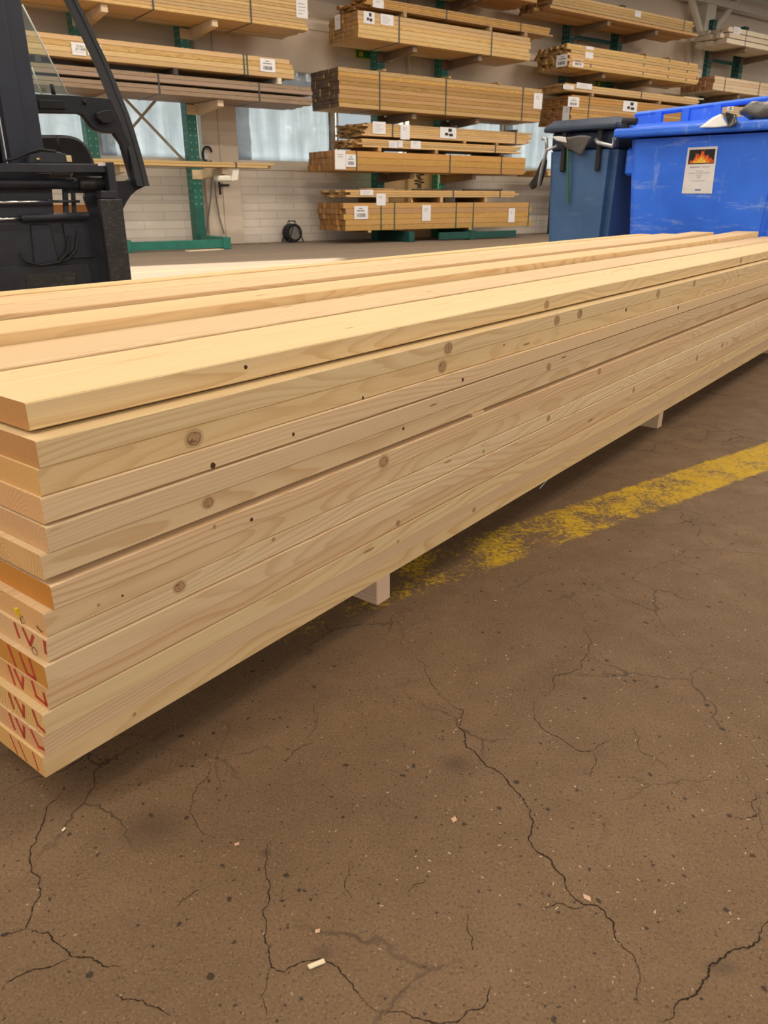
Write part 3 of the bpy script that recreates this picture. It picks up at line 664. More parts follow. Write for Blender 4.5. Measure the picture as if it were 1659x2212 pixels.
# ------------------------------------------------------------------ cantilever racks
def rack(label, ups, levels, arm_mat, green, front_bar=None, top=6.4, brace_z=(), base_mat=None):
    s_mid = sum(ups) / len(ups)
    t = thing('cantilever_rack', label, 'rack', SN(s_mid, 17.2, 0), ROT_R, None)
    for s in ups:
        x = s - s_mid
        bm = nb(); box(bm, x - 0.11, x + 0.11, -0.10, -0.075, 0.0, top, bev=0.004); box(bm, x - 0.11, x + 0.11, 0.155, 0.18, 0.0, top); box(bm, x - 0.012, x + 0.012, -0.08, 0.16, 0.0, top)
        box(bm, x - 0.11, x - 0.085, -0.08, 0.16, 0.0, top)
        nf0 = len(bm.faces); zz = 0.9
        while zz < top - 0.1:
            for dx in (-0.06, 0.06):
                prism(bm, [(x + dx - 0.012, zz), (x + dx + 0.014, zz), (x + dx, zz - 0.03)], -0.1035, -0.0995, 'y')
            for dn in (-0.02, 0.10):
                prism(bm, [(dn - 0.012, zz + 0.05), (dn + 0.014, zz + 0.05), (dn, zz + 0.02)], x - 0.1135, x - 0.1095, 'x')
            zz += 0.135
        bm.faces.ensure_lookup_table()
        for f_ in bm.faces[nf0:]: f_.material_index = 1
        up = obj('upright', bm, green, t); up.data.materials.append(M['hole'])
        obj('base', bx(x - 0.09, x + 0.09, -1.42, 0.18, 0.0, 0.24, bev=0.012), base_mat or green, t)
        for (z, tip) in levels:
            z -= 0.006
            bm = nb(); n0 = tip - 17.2
            prism(bm, [(n0, z), (-0.075, z), (-0.075, z - 0.19), (n0, z - 0.12)], x + 0.115, x + 0.235, 'x')
            a = obj('arm', bm, arm_mat, t)
            obj('arm_cleat', bx(x - 0.10, x + 0.24, -0.125, -0.104, z - 0.20, z - 0.01), arm_mat, a)
    for z in brace_z:
        obj('brace', bx(ups[0] - s_mid + 0.1, ups[1] - s_mid - 0.1, 0.02, 0.06, z, z + 0.10), 'green_shaded', t)
    if front_bar:
        obj('brace', bx(ups[0] - s_mid + front_bar[0], ups[1] - s_mid + front_bar[1], -1.40, -1.33, front_bar[2], front_bar[3], bev=0.006), base_mat or green, t)
    return t
LV = [(1.57, 16.02), (2.84, 15.98), (4.22, 15.98), (5.45, 15.98)]
rack('green cantilever rack behind the forklift with long boards on its arms', (5.12, 7.25), [(1.59, 16.0), (2.845, 15.98), (4.225, 15.98)], 'arm_pale', 'green', (0.0, 0.0, 0.03, 0.20))
rack('green cantilever rack in the middle of the wall, five levels of lumber', (12.19, 14.2), [(1.583, 16.02), (2.866, 15.98), (4.235, 15.98), (5.495, 15.98)], 'arm_wood', 'green', (0.9, 1.6, 0.03, 0.20), base_mat='green_shaded')
rack('green cantilever rack coloured darker for shade, above and behind the two waste bins', (18.81, 20.9), [(1.575, 16.02), (2.885, 15.98), (4.215, 15.98), (5.455, 15.98)], 'arm_wood', 'green_shaded', None, 6.2, (5.2,))
rack('green cantilever rack coloured darker for shade, at the far right carrying whitish timber', (25.5, 27.35), [(3.425, 16.02), (4.145, 15.98), (5.445, 15.98)], 'arm_wood', 'green_shaded', None, 6.35, (5.2,))

# ------------------------------------------------------------------ strapped bundles of lumber
def bundle(label, s0, s1, z0, z1, courses, cols, mat, nf=15.9, depth=1.17, rag=0.03, straps=(), tags=(), endtags=(), gaps=(), spacers=(), group='lumber bundles on the racks', seed=0, jit=0.004, skip=(), wrap=None, strap_mat='strap', droop=0.0):
    rnd = random.Random(seed + 1); L = s1 - s0
    t = thing('lumber_bundle', label, 'lumber', SN(s0, nf, z0), ROT_R, group)
    if droop: t.rotation_euler = (0, droop, ROT_R)
    ph = (z1 - z0 - sum(g for _, g in gaps)) / courses; pw = depth / cols
    mes = []
    for q in range(3):
        bm = bx(0, L * (1 - 0.006 * q), 0.002, pw - 0.002, 0.001, ph - 0.0015, bev=min(0.006, ph * 0.12))
        me = bpy.data.meshes.new('board'); bm.to_mesh(me); bm.free(); me.materials.append(M[mat]); mes.append(me)
    z = 0.0; gd = dict(gaps)
    for c in range(courses):
        for k in range(cols):
            if (c, k) in skip: continue
            meobj('board', mes[rnd.randrange(3)], t, (rnd.uniform(-rag, rag), k * pw + (rnd.uniform(-jit, jit) if k else rnd.uniform(-jit, 0)), z))
        z += ph + gd.get(c, 0.0)
    H = z1 - z0
    for sx in straps:
        x = sx - s0; bm = nb(); w = 0.016
        box(bm, x - w, x + w, -0.009, -0.0045, -0.004, H + 0.004); box(bm, x - w, x + w, -0.009, depth + 0.004, H + 0.0005, H + 0.005)
        box(bm, x - w, x + w, -0.009, depth + 0.004, -0.005, -0.0005)
        obj('strap', bm, strap_mat, t)
    def make_tag(u0, u1, v0, v1, kind, frame):
        # frame maps (u, v, out) to local coordinates
        def bxx(a, b, c, d, e, f): return frame(a, b, c, d, e, f)
        tg = obj('paper_tag', bxx(u0, u1, v0, v1, 0.010, 0.012), 'paper', t)
        w = u1 - u0; h = v1 - v0; bm = nb(); rr = random.Random(int(u0 * 1000) + seed)
        def add(a, b, c, d):
            tmp = bxx(u0 + a * w, u0 + b * w, v0 + c * h, v0 + d * h, 0.012, 0.0128)
            me = bpy.data.meshes.new('x'); tmp.to_mesh(me); tmp.free(); bm.from_mesh(me); bpy.data.meshes.remove(me)
        if kind == 'b':
            x = 0.2
            while x < 0.8:
                ww = rr.choice((0.015, 0.03, 0.045)); add(x, x + ww, 0.16, 0.44); x += ww + rr.choice((0.02, 0.03))
            add(0.2, 0.75, 0.60, 0.66); add(0.35, 0.62, 0.78, 0.83)
            obj('barcode', bm, 'ink', tg)
        elif kind == 't':
            for q in range(4): add(0.15, rr.uniform(0.55, 0.85), 0.2 + q * 0.17, 0.24 + q * 0.17)
            obj('print_lines', bm, 'ink_grey', tg)
        elif kind == 'k':
            add(0.5, 0.72, 0.6, 0.9); add(0.3, 0.5, 0.25, 0.5); add(0.55, 0.8, 0.2, 0.45)
            obj('print_block', bm, 'ink', tg)
        else:
            for q in range(2): add(0.25, rr.uniform(0.5, 0.75), 0.75 - q * 0.12, 0.79 - q * 0.12)
            obj('print_lines', bm, 'ink_grey', tg)
        return tg
    def front_frame(a, b, c, d, e, f): return bx(a, b, -f, -e, c, d)
    def end_frame(a, b, c, d, e, f): return bx(-f - rag, -e - rag, a, b, c, d)
    for (px, py, w, h, kind) in tags:
        a = pn(px - w / 2, py - h / 2, nf - 0.01); b = pn(px + w / 2, py + h / 2, nf - 0.01)
        make_tag(min(a[0], b[0]) - s0, max(a[0], b[0]) - s0, min(a[2], b[2]) - z0, max(a[2], b[2]) - z0, kind, front_frame)
    for (px, py, w, h, kind) in endtags:
        a = to_sn(at_plane(px - w / 2, py, R, s0 - 0.04)); b = to_sn(at_plane(px + w / 2, py, R, s0 - 0.04)); zt = to_sn(at_plane(px, py - h / 2, R, s0 - 0.04))[2]; zb = to_sn(at_plane(px, py + h / 2, R, s0 - 0.04))[2]
        make_tag(min(a[1], b[1]) - nf, max(a[1], b[1]) - nf, zb - z0, zt - z0, kind, end_frame)
    for (sx, hgt, m) in spacers:
        obj('spacer', bx(sx - s0 - 0.045, sx - s0 + 0.045, -0.01, depth, -hgt + 0.006, -0.001), m, t)
    return t
SX = lambda px, py, n=15.9: pn(px, py, n)[0]
tA = bundle('highest bundle behind the forklift, many thin boards with a white tag at its end', 2.9, 9.5, 4.225, 4.86, 11, 8, 'pine', rag=0.02, straps=(SX(542, 30), SX(330, 5)), tags=((652, 18, 26, 46, 't'),), seed=1)
tB = bundle('yellow bundle of thick boards behind the forklift, numbered order sheet stuck on', 2.9, 9.1, 3.31, 3.66, 4, 6, 'pine', rag=0.03, straps=(SX(527, 140), SX(534, 140)), tags=((578, 141, 34, 32, 'b'), (204, 108, 34, 28, 'n')), spacers=((8.75, 0.119, 'pine_white'), (6.5, 0.119, 'dark_stick'), (4.0, 0.119, 'dark_stick')), seed=2, strap_mat='strap_green')
bundle('weathered grey brown bundle with a dark gap, under the yellow bundle behind the forklift', 2.9, 9.55, 2.845, 3.19, 4, 6, 'pine_grey', rag=0.10, straps=(SX(343, 180), SX(560, 200)), gaps=((1, 0.045),), seed=3)
bundle('few loose reddish boards lying low on the rack behind the forklift', 3.0, 8.5, 1.59, 1.69, 2, 3, 'pine', depth=0.5, rag=0.12, straps=(SX(510, 357),), seed=4)
bundle('top bundle of the middle rack, cut off by the upper photo edge', 9.6, 16.15, 5.495, 6.0, 6, 8, 'pine_orange', rag=0.08, straps=(13.0,), seed=5)
bundle('thin orange bundle of slats lying above the tagged bundle, middle rack', 11.0, 16.72, 4.84, 5.02, 5, 8, 'pine_orange', rag=0.10, straps=(SX(965, 25), SX(1125, 55)), tags=((817, 8, 24, 22, 'n'),), spacers=((12.0, 0.10, 'brown_stick'), (14.6, 0.10, 'brown_stick'), (15.8, 0.10, 'brown_stick')), seed=6)
bundle('clean square bundle with two white tags near the top of the middle rack', 10.73, 16.0, 4.235, 4.74, 6, 6, 'pine', rag=0.015, straps=(SX(862, 60), SX(1062, 90)), tags=((797, 38, 24, 30, 'k'), (836, 43, 28, 28, 't')), endtags=((728, 48, 12, 32, 'n'),), seed=7)
bundle('largest bundle of the middle rack, tall, with a dark left end', 10.2, 16.52, 2.866, 3.635, 9, 6, 'pine_dark_end', rag=0.022, straps=(SX(820, 190), SX(963, 210), SX(1128, 230)), tags=((1162, 218, 16, 36, 'n'),), seed=8)
bundle('thin board bundle with a torn plastic label, middle rack below the tall bundle', 10.9, 16.22, 2.322, 2.595, 7, 8, 'pine', rag=0.10, straps=(SX(848, 280), SX(1114, 300)), tags=((819, 276, 28, 28, 't'), (875, 285, 20, 33, 'n'), (968, 287, 34, 26, 'k')), spacers=((12.0, 0.058, 'pine_orange'), (13.9, 0.058, 'pine_orange'), (15.0, 0.058, 'pine_orange')), seed=9)
bundle('flat thin bundle sandwiched between two others, middle rack third level', 10.75, 15.85, 2.09, 2.262, 4, 8, 'pine', rag=0.10, straps=(SX(1070, 322),), tags=((850, 312, 20, 16, 't'), (864, 311, 12, 16, 'n'), (898, 313, 22, 18, 'n')), spacers=((11.3, 0.088, 'pine_orange'), (13.0, 0.088, 'pine_orange'), (15.2, 0.088, 'dark_stick')), seed=10)
bundle('thick brown bundle of three courses with two white tags, middle rack', 10.07, 16.08, 1.583, 2.0, 3, 7, 'pine_orange', rag=0.03, straps=(SX(770, 345), SX(972, 350), SX(1083, 355)), tags=((735, 345, 24, 42, 'n'), (758, 347, 22, 28, 'b')), seed=11)
bundle('small pale bundle with a hanging tag, resting on the lowest middle bundle', 10.4, 15.83, 1.022, 1.18, 3, 8, 'pine', rag=0.12, straps=(SX(1080, 420), SX(979, 420)), tags=((792, 416, 28, 12, 't'), (823, 431, 20, 26, 'n')), spacers=((11.5, 0.12, 'pine'), (13.2, 0.12, 'pine'), (14.7, 0.12, 'pine')), seed=12)
bundle('lowest bundle of the middle rack, honey coloured, four white tags', 10.3, 16.46, 0.29, 0.90, 5, 8, 'pine_orange', rag=0.05, straps=(SX(823, 470), SX(852, 470), SX(985, 465), SX(1022, 462), SX(1142, 460)), tags=((780, 459, 30, 28, 'b'), (921, 460, 18, 34, 'n'), (1105, 465, 12, 30, 'n')), spacers=((11.0, 0.05, 'pine'), (14.2, 0.05, 'pine')), seed=13, strap_mat='strap_green')
bundle('upper bundle of flat boards on the rack behind the bins', 16.7, 22.65, 5.536, 5.80, 4, 8, 'pine', rag=0.05, straps=(SX(1479, 45),), tags=((1378, 30, 12, 16, 'n'),), seed=14)
bundle('single course of orange boards lying just beneath the upper bundle behind the bins', 16.6, 22.98, 5.455, 5.527, 1, 8, 'pine_orange', rag=0.14, straps=(), seed=15)
bundle('round ended bundle of loose battens with three tags on the rack behind the bins', 17.45, 23.3, 4.215, 4.76, 8, 10, 'pine', rag=0.16, jit=0.02, straps=(SX(1278, 120), SX(1390, 150), SX(1443, 160), SX(1482, 170)), tags=((1249, 134, 22, 24, 'b'), (1273, 116, 14, 34, 'n')), endtags=((1221, 132, 24, 26, 'b'),), seed=16)
bundle('thin flat stack of boards right above the brown bundle behind the blue bin', 17.43, 23.46, 3.675, 3.85, 3, 8, 'pine', rag=0.10, straps=(SX(1386, 200),), tags=((1228, 188, 22, 12, 't'), (1262, 186, 32, 16, 't')), spacers=((18.5, 0.083, 'brown_stick'), (21.5, 0.083, 'brown_stick')), seed=17)
bundle('tall brown bundle with three tags directly above the grey and blue bins', 17.68, 23.4, 2.885, 3.59, 10, 8, 'pine_orange', rag=0.04, straps=(SX(1272, 230), SX(1472, 250)), tags=((1239, 220, 22, 24, 'b'), (1361, 230, 28, 26, 'k')), endtags=((1223, 247, 15, 36, 'n'),), seed=18)
bundle('small bundle on the low level behind the slate grey bin', 16.95, 22.0, 1.575, 1.72, 2, 8, 'pine', rag=0.05, seed=19)
bundle('whitish bundle of thick rounded timbers at the upper right edge of the photo', 24.45, 30.4, 5.445, 5.88, 3, 7, 'pine_white', rag=0.14, jit=0.012, straps=(SX(1612, 75),), tags=((1592, 66, 12, 18, 't'),), gaps=((0, 0.02), (1, 0.02)), seed=20)
bundle('pale grey bundle with a reddish end, far right rack second level', 24.08, 30.1, 4.145, 4.53, 4, 8, 'pine_red_end', rag=0.04, straps=(SX(1566, 180), SX(1640, 190)), seed=21)
bundle('low bundle with orange ends peeking over the blue bin at the right', 24.5, 30.0, 3.425, 3.76, 6, 8, 'pine_red_end', rag=0.04, tags=((1577, 234, 12, 12, 'k'),), endtags=((1513, 233, 20, 12, 't'),), seed=22)
# the two printed order sheets on the yellow bundle
a = pn(153, 90, 15.88); b = pn(187, 121, 15.88)
tg = obj('paper_tag', bx(a[0] - 2.9, b[0] - 2.9, -0.016, -0.0135, b[2] - 3.31, a[2] - 3.31), 'paper', tB)
cxm = (a[0] + b[0]) / 2 - 2.9; hz = a[2] - b[2]
text_mesh('order_text', 'Order', hz * 0.27, 'ink', tg, (cxm + 0.03, -0.0165, a[2] - 3.31 - hz * 0.28), (PI / 2, 0, 0))
text_mesh('order_number', '#T1888', hz * 0.27, 'ink', tg, (cxm + 0.03, -0.0165, a[2] - 3.31 - hz * 0.52), (PI / 2, 0, 0))
bm = nb(); box(bm, cxm - 0.13, cxm + 0.10, -0.0168, -0.016, b[2] - 3.31 + hz * 0.24, b[2] - 3.31 + hz * 0.26); box(bm, cxm - 0.15, cxm - 0.10, -0.0168, -0.016, a[2] - 3.31 - hz * 0.23, a[2] - 3.31 - hz * 0.19)
obj('print_lines', bm, 'ink_grey', tg)
a2 = pn(187, 93, 15.88); b2 = pn(219, 124, 15.88); cx2 = (a2[0] + b2[0]) / 2 - 2.9; h2 = a2[2] - b2[2]
text_mesh('order_text', 'Order', h2 * 0.27, 'ink', tB, (cx2 + 0.03, -0.0135, a2[2] - 3.31 - h2 * 0.28), (PI / 2, 0, 0))

# loose sticks lying on the bundles
def stick(px0, px1, n0, n1, z, th, mat, label, tilt=0.0):
    a = pn(px0, 0, n0); s0 = pn(px0, 420, n0)[0]; s1 = pn(px1, 420, n1)[0]
    p0, p1 = SN(s0, n0, z + 0.005), SN(s1, n1, z + 0.005); L = (p1 - p0).length
    o = obj('loose_stick', bx(0, L, -0.05, 0.05, 0, th, bev=0.004), mat, None, p0, math.atan2((p1 - p0).y, (p1 - p0).x))
    o.rotation_euler = (0, tilt, o.rotation_euler[2]); return tag(o, label, 'stick', 'loose sticks on the bundles')
stick(775, 852, 16.3, 15.95, 1.183, 0.035, 'brown_stick', 'brown stick lying across the left part of the small pale bundle')
stick(890, 965, 16.3, 15.95, 1.183, 0.035, 'dark_stick', 'black stick lying across the middle of the small pale bundle')
stick(1000, 1084, 16.3, 15.95, 1.183, 0.035, 'dark_stick', 'black stick lying at the right end of the small pale bundle')
def cross_stick(s, n0, n1, z, label, mat='brown_stick'):
    o = obj('loose_stick', bx(-0.045, 0.045, n0, n1, 0, 0.05, bev=0.004), mat, None, SN(s, 0, z + 0.004), ROT_R); return tag(o, label, 'stick', 'loose sticks on the bundles')
for i, (px, py) in enumerate(((830, 148), (971, 163), (1078, 178))):
    cross_stick(SX(px, py), 15.88, 16.9, 3.637, ['brown stick across the tall dark ended bundle, beside its left strap', 'brown stick across the tall dark ended bundle, at its middle strap', 'brown stick across the tall dark ended bundle, right of its middle'][i])
for i, (px, py) in enumerate(((1397, 112), (1446, 125))):
    cross_stick(SX(px, py), 15.88, 16.9, 4.765, ['brown stick on the round ended bundle, at its second strap', 'brown stick on the round ended bundle, at its third strap'][i])
for i, (px, py) in enumerate(((985, 268), (1115, 282))):
    cross_stick(SX(px, py), 15.88, 16.9, 2.598, ['dark stick on the torn label bundle, beside the label', 'dark stick on the torn label bundle, near its right strap'][i], 'dark_stick')
o = obj('loose_board', bx(0, 1.0, 0, 0.25, 0, 0.03, bev=0.004), 'pine_white', None, SN(22.75, 15.95, 3.852), ROT_R); tag(o, 'short pinkish board sticking out past the thin stack behind the bins', 'board')

# small green and yellow notices on the wall
for (px, py, lab) in ((790, 118, 'green notice with yellow edge on the wall beside the middle rack'), (1300, 182, 'green notice on the wall between the upper bundles behind the bins'), (1560, 214, 'green and yellow notice on the wall at the far right rack')):
    p = pn(px, py, NW - 0.02)
    t = thing('wall_notice', lab, 'sign', SN(p[0], NW - 0.01, p[2]), ROT_R, 'green wall notices')
    obj('plate', bx(-0.30, 0.30, -0.012, 0.008, -0.10, 0.10), 'sign_yellow', t); obj('face', bx(-0.27, 0.27, -0.016, -0.0115, -0.075, 0.075), 'sign_green', t)
    bm = nb(); box(bm, -0.2, -0.08, -0.018, -0.016, -0.05, 0.05); obj('pictogram', bm, 'sign_yellow', t)

# cords crossing the left window
bm = nb()
for a, b in (((262, 205), (400, 350)), ((340, 212), (265, 300))):
    p, q = pn(*a, 17.52), pn(*b, 17.52)
    A_, B_ = Vector(p), Vector(q); e = (B_ - A_) * 0.12
    tube(bm, [A_ - e, B_ + e], 0.03, 6)
o = obj('window_brace', bm, 'rod_tan', None, None, ROT_R); tag(o, 'crossed tan rods in front of the sheeted window beside the forklift', 'brace')
# hose reel, cables and clips on the pilaster
t = thing('cable_reel', 'dark cable reel leaning on the wall left of the middle rack', 'reel', SN(9.85, 17.42, 0), ROT_R)
p = pn(632, 503, 17.4)
t.location = SN(p[0], 17.42, 0)
bm = nb(); tube(bm, [(0, -0.12, 0.22), (0, 0.12, 0.22)], 0.21, 22); obj('drum', bm, 'rubber', t)
bm = nb(); tube(bm, [(0, -0.145, 0.22), (0, -0.12, 0.22)], 0.15, 18); obj('hub', bm, 'cable', t)
bm = nb(); tube(bm, [(-0.2, -0.16, 0.015), (0, -0.16, 0.50), (0.22, -0.16, 0.015)], 0.014, 8); tube(bm, [(-0.2, 0.16, 0.015), (0, 0.16, 0.50), (0.22, 0.16, 0.015)], 0.014, 8); tube(bm, [(0.0, -0.16, 0.49), (0, 0.16, 0.49)], 0.014, 8); obj('stand', bm, 'rubber', t)
def hang(pts, n, r, mat, name, lab, cat):
    bm = nb(); P_ = [pn(x, y, n) for x, y in pts]; tube(bm, P_, r, 6)
    return tag(obj(name, bm, mat, None, None, ROT_R), lab, cat)
hang([(458, 375), (456, 420), (450, 470), (445, 508)], 17.5, 0.016, 'cable', 'hanging_cable', 'grey cable hanging straight down the pale pilaster', 'cable')
hang([(463, 372), (466, 420), (474, 470), (484, 505)], 17.5, 0.016, 'cable', 'hanging_cable', 'grey cable curving to the right down the pale pilaster', 'cable')
t = thing('wall_bracket', 'small black bracket with a hook on the pale pilaster', 'bracket', SN(*pn(472, 400, 17.53)), ROT_R)
bm = nb(); tube(bm, [(-0.12, -0.02, 0.22), (0.0, -0.05, 0.10), (0.02, -0.03, -0.2)], 0.025, 8); obj('hook', bm, 'rubber', t)
bm = nb(); tube(bm, [(0.0, -0.03, 0.0), (0.25, -0.03, 0.0)], 0.022, 8); obj('rod', bm, 'rubber', t)
t = thing('cable_clip', 'grey white clip of coiled cable on the pilaster above the loose boards', 'clip', SN(*pn(447, 334, 17.53)), ROT_R)
bm = nb()
for k in range(4): tube(bm, [(0.12 * math.cos(a_) , -0.02 - 0.012 * k, 0.16 * math.sin(a_)) for a_ in [PI * (0.1 + 1.4 * q / 10) + k * 0.2 for q in range(11)]], 0.02, 6)
obj('coil', bm, 'rubber', t); obj('clamp', bx(-0.1, 0.0, -0.08, 0.0, -0.10, 0.02), 'paper', t)
t = thing('wrapped_block', 'white wrapped block on the low arm tip of the left rack', 'block', SN(7.43, 16.0, 1.34), ROT_R)
bm = nb(); box(bm, -0.17, 0.17, -0.02, 0.25, -0.02, 0.10, bev=0.03); obj('wrap', bm, 'wrap_white', t)
bm = nb(); prism(bm, [(0.1, 0.0), (0.24, 0.02), (0.28, 0.22), (0.14, 0.20)], -0.06, -0.03); obj('flap', bm, 'wrap_white', t)
o = obj('floor_offcut', bx(-0.4, 0.45, -0.08, 0.08, 0, 0.02, bev=0.004), 'chip', None, SN(*pn(440, 538, 15.6)[:2], 0.0), ROT_R + 0.2); tag(o, 'pale offcut board on the floor before the green rack base', 'board')
t = thing('twisted_cable', 'tangle of dark cable hanging under the brown bundle of the middle rack', 'cable', SN(*pn(905, 398, 16.2)[:2], 1.22), ROT_R)
bm = nb(); tube(bm, [(0.12 * math.sin(q * 1.3), 0.08 * math.cos(q * 0.9), 0.02 + 0.012 * q) for q in range(28)], 0.012, 6); obj('coil', bm, 'rubber', t)

# ------------------------------------------------------------------ forklift behind the stack
S0, N0 = 0.95, 5.2
truck = thing('forklift', 'black forklift facing the stack with raised fork carriage and open windscreen', 'forklift', SN(S0, N0, 0), ROT_R)
def fl_(px, py, n): s, nn, z = pn(px, py, n); return (s - S0, nn - N0, z)
def plate(name, pts, n, th, mat, parent=None, bev=0.004):
    poly = [fl_(x, y, n) for x, y in pts]
    bm = nb(); prism(bm, [(p[0], p[2]) for p in poly], n - N0, n - N0 + th, 'y')
    if bev: bmesh.ops.bevel(bm, geom=list(bm.edges), offset=bev, segments=1, affect='EDGES')
    return obj(name, bm, mat, parent or truck)
def ftube(name, pts, r, mat, parent=None, seg=10, smooth=True):
    bm = nb(); tube(bm, [fl_(*p) for p in pts], r, seg); return obj(name, bm, mat, parent or truck, smooth=smooth)
# mast
sR = fl_(100, 350, 5.05)[0]
for (a, b, na, nbk, zt, nm) in ((sR - 0.12, sR, 5.06, 5.24, 3.3, 'mast_rail'), (sR - 0.215, sR - 0.095, 5.03, 5.20, 3.1, 'inner_mast_rail')):
    for sgn in (1, -1):
        lo, hi = (a, b) if sgn == 1 else (-b - 0.0 , -a)
        bm = nb(); box(bm, lo, hi, na - N0, na - N0 + 0.03, 0.12, zt, bev=0.004); box(bm, lo if sgn == 1 else hi - 0.03, lo + 0.03 if sgn == 1 else hi, na - N0, nbk - N0, 0.12, zt, bev=0.004); box(bm, lo, hi, nbk - N0 - 0.03, nbk - N0, 0.12, zt)
        r_ = obj(nm, bm, 'mast_steel', truck)
        if nm == 'inner_mast_rail' and sgn == 1:
            obj('worn_edge', bx(lo - 0.002, lo + 0.004, na - N0 - 0.001, na - N0 + 0.004, 0.8, zt), 'worn_edge', r_)
bm = nb(); tube(bm, [(0.06, 0.0, 0.3), (0.06, 0.0, 2.9)], 0.038, 14); obj('lift_cylinder', bm, 'mast_steel', truck, smooth=True)
bm = nb()
for q in range(70): box(bm, -0.06, -0.03, -0.18, -0.165, 0.9 + q * 0.03, 0.922 + q * 0.03)
obj('lift_chain', bm, 'black_steel', truck)
obj('mast_crossbar', bx(-sR, sR, 0.02, 0.05, 2.2, 2.34), 'mast_steel', truck)
# carriage
car = plate('carriage', [(-80, 352), (244, 354), (248, 373), (-80, 373)], 4.86, 0.07, 'black_steel')
plate('carriage_side', [(230, 350), (246, 350), (257, 434), (240, 434)], 4.83, 0.10, 'black_steel', car)
plate('carriage_lower', [(-80, 476), (226, 470), (240, 600), (244, 660), (-80, 670)], 4.96, 0.05, 'black_steel', car)
plate('carriage_post', [(-80, 373), (110, 373), (118, 476), (-80, 476)], 4.98, 0.05, 'black_steel', car)
plate('carriage_web', [(136, 406), (147, 406), (150, 476), (140, 476)], 4.97, 0.03, 'black_steel', car)
plate('carriage_web', [(155, 414), (163, 414), (167, 476), (159, 476)], 4.97, 0.03, 'black_steel', car)
plate('carriage_post', [(190, 402), (238, 402), (246, 478), (197, 478), (194, 455), (188, 440), (183, 425)], 4.97, 0.05, 'black_steel', car)
plate('carriage_web', [(136, 402), (190, 402), (186, 417), (140, 417)], 4.97, 0.03, 'black_steel', car)
plate('carriage_web', [(110, 460), (200, 460), (200, 480), (110, 480)], 4.97, 0.04, 'black_steel', car)
plate('cylinder_mount', [(160, 372), (236, 372), (240, 390), (160, 390), (156, 382)], 4.95, 0.05, 'black_steel', car)
ftube('shift_cylinder', [(-60, 396, 4.93), (172, 396, 4.93)], 0.031, 'black_steel', car, 16)
ftube('cylinder_head', [(170, 396, 4.93), (180, 396, 4.93), (240, 395, 4.93)], 0.037, 'fork_steel', car, 16)
ftube('piston_rod', [(-60, 438, 4.92), (112, 435, 4.92)], 0.008, 'chrome', car, 10)
ftube('piston_sleeve', [(112, 435, 4.92), (172, 435, 4.92)], 0.008, 'fork_steel', car, 10)
ftube('piston_rod', [(-60, 475, 4.93), (47, 472, 4.93)], 0.010, 'chrome', car, 10)
ftube('pivot_bar', [(47, 472, 4.93), (190, 466, 4.93)], 0.022, 'black_steel', car, 12)
plate('inner_panel', [(66, 485), (108, 485), (128, 570), (75, 572)], 4.945, 0.02, 'mast_steel', car)
plate('inner_panel', [(135, 482), (190, 480), (205, 556), (150, 560)], 4.945, 0.02, 'mast_steel', car)
plate('bottom_ledge', [(-60, 578), (190, 570), (200, 600), (200, 660), (-60, 660)], 4.93, 0.03, 'black_steel', car)
plate('bottom_sheet', [(56, 594), (165, 588), (168, 640), (58, 645)], 4.925, 0.01, 'fork_steel', car)  # thin bottom sheet in the lighter fork steel
ftube('hose', [(44, 546, 4.93), (56, 565, 4.92), (90, 573, 4.91), (128, 566, 4.92), (146, 545, 4.93), (150, 510, 4.94)], 0.009, 'rubber', car, 8)
ftube('hose', [(128, 566, 4.93), (148, 560, 4.92), (165, 540, 4.93), (168, 500, 4.94)], 0.009, 'rubber', car, 8)
vb = plate('valve_block', [(62, 332), (95, 325), (128, 328), (154, 336), (156, 353), (62, 353)], 4.90, 0.08, 'black_steel', car)
plate('valve_cap', [(142, 336), (154, 336), (156, 350), (145, 350)], 4.89, 0.02, 'brass', vb, 0.002)
ftube('fitting', [(79, 344, 4.89), (86, 344, 4.89)], 0.008, 'brass', vb, 8)
ftube('hose', [(8, 348, 4.90), (35, 342, 4.90), (60, 330, 4.90), (85, 323, 4.90), (120, 327, 4.90)], 0.007, 'rubber', vb, 8)
plate('decal', [(212, 352), (232, 352), (232, 358), (212, 358)], 4.855, 0.004, 'paper', car, 0)
# forks
for a, b in ((1.42, 1.548), (0.35, 0.478)):
    bm = nb(); x0, x1 = a - S0, b - S0
    prism(bm, [(-0.38, 0.985), (-0.44, 0.985), (-0.44, 0.32), (-0.50, 0.27), (-1.52, 0.25), (-1.54, 0.235), (-0.42, 0.215), (-0.38, 0.26)], x0, x1, 'x')
    bmesh.ops.bevel(bm, geom=list(bm.edges), offset=0.006, segments=1, affect='EDGES')
    fk = obj('fork', bm, 'fork_steel', truck)
    obj('fork_hook', bx(x0 + 0.02, x1 - 0.02, -0.41, -0.30, 0.985, 1.03, bev=0.006), 'black_steel', fk)
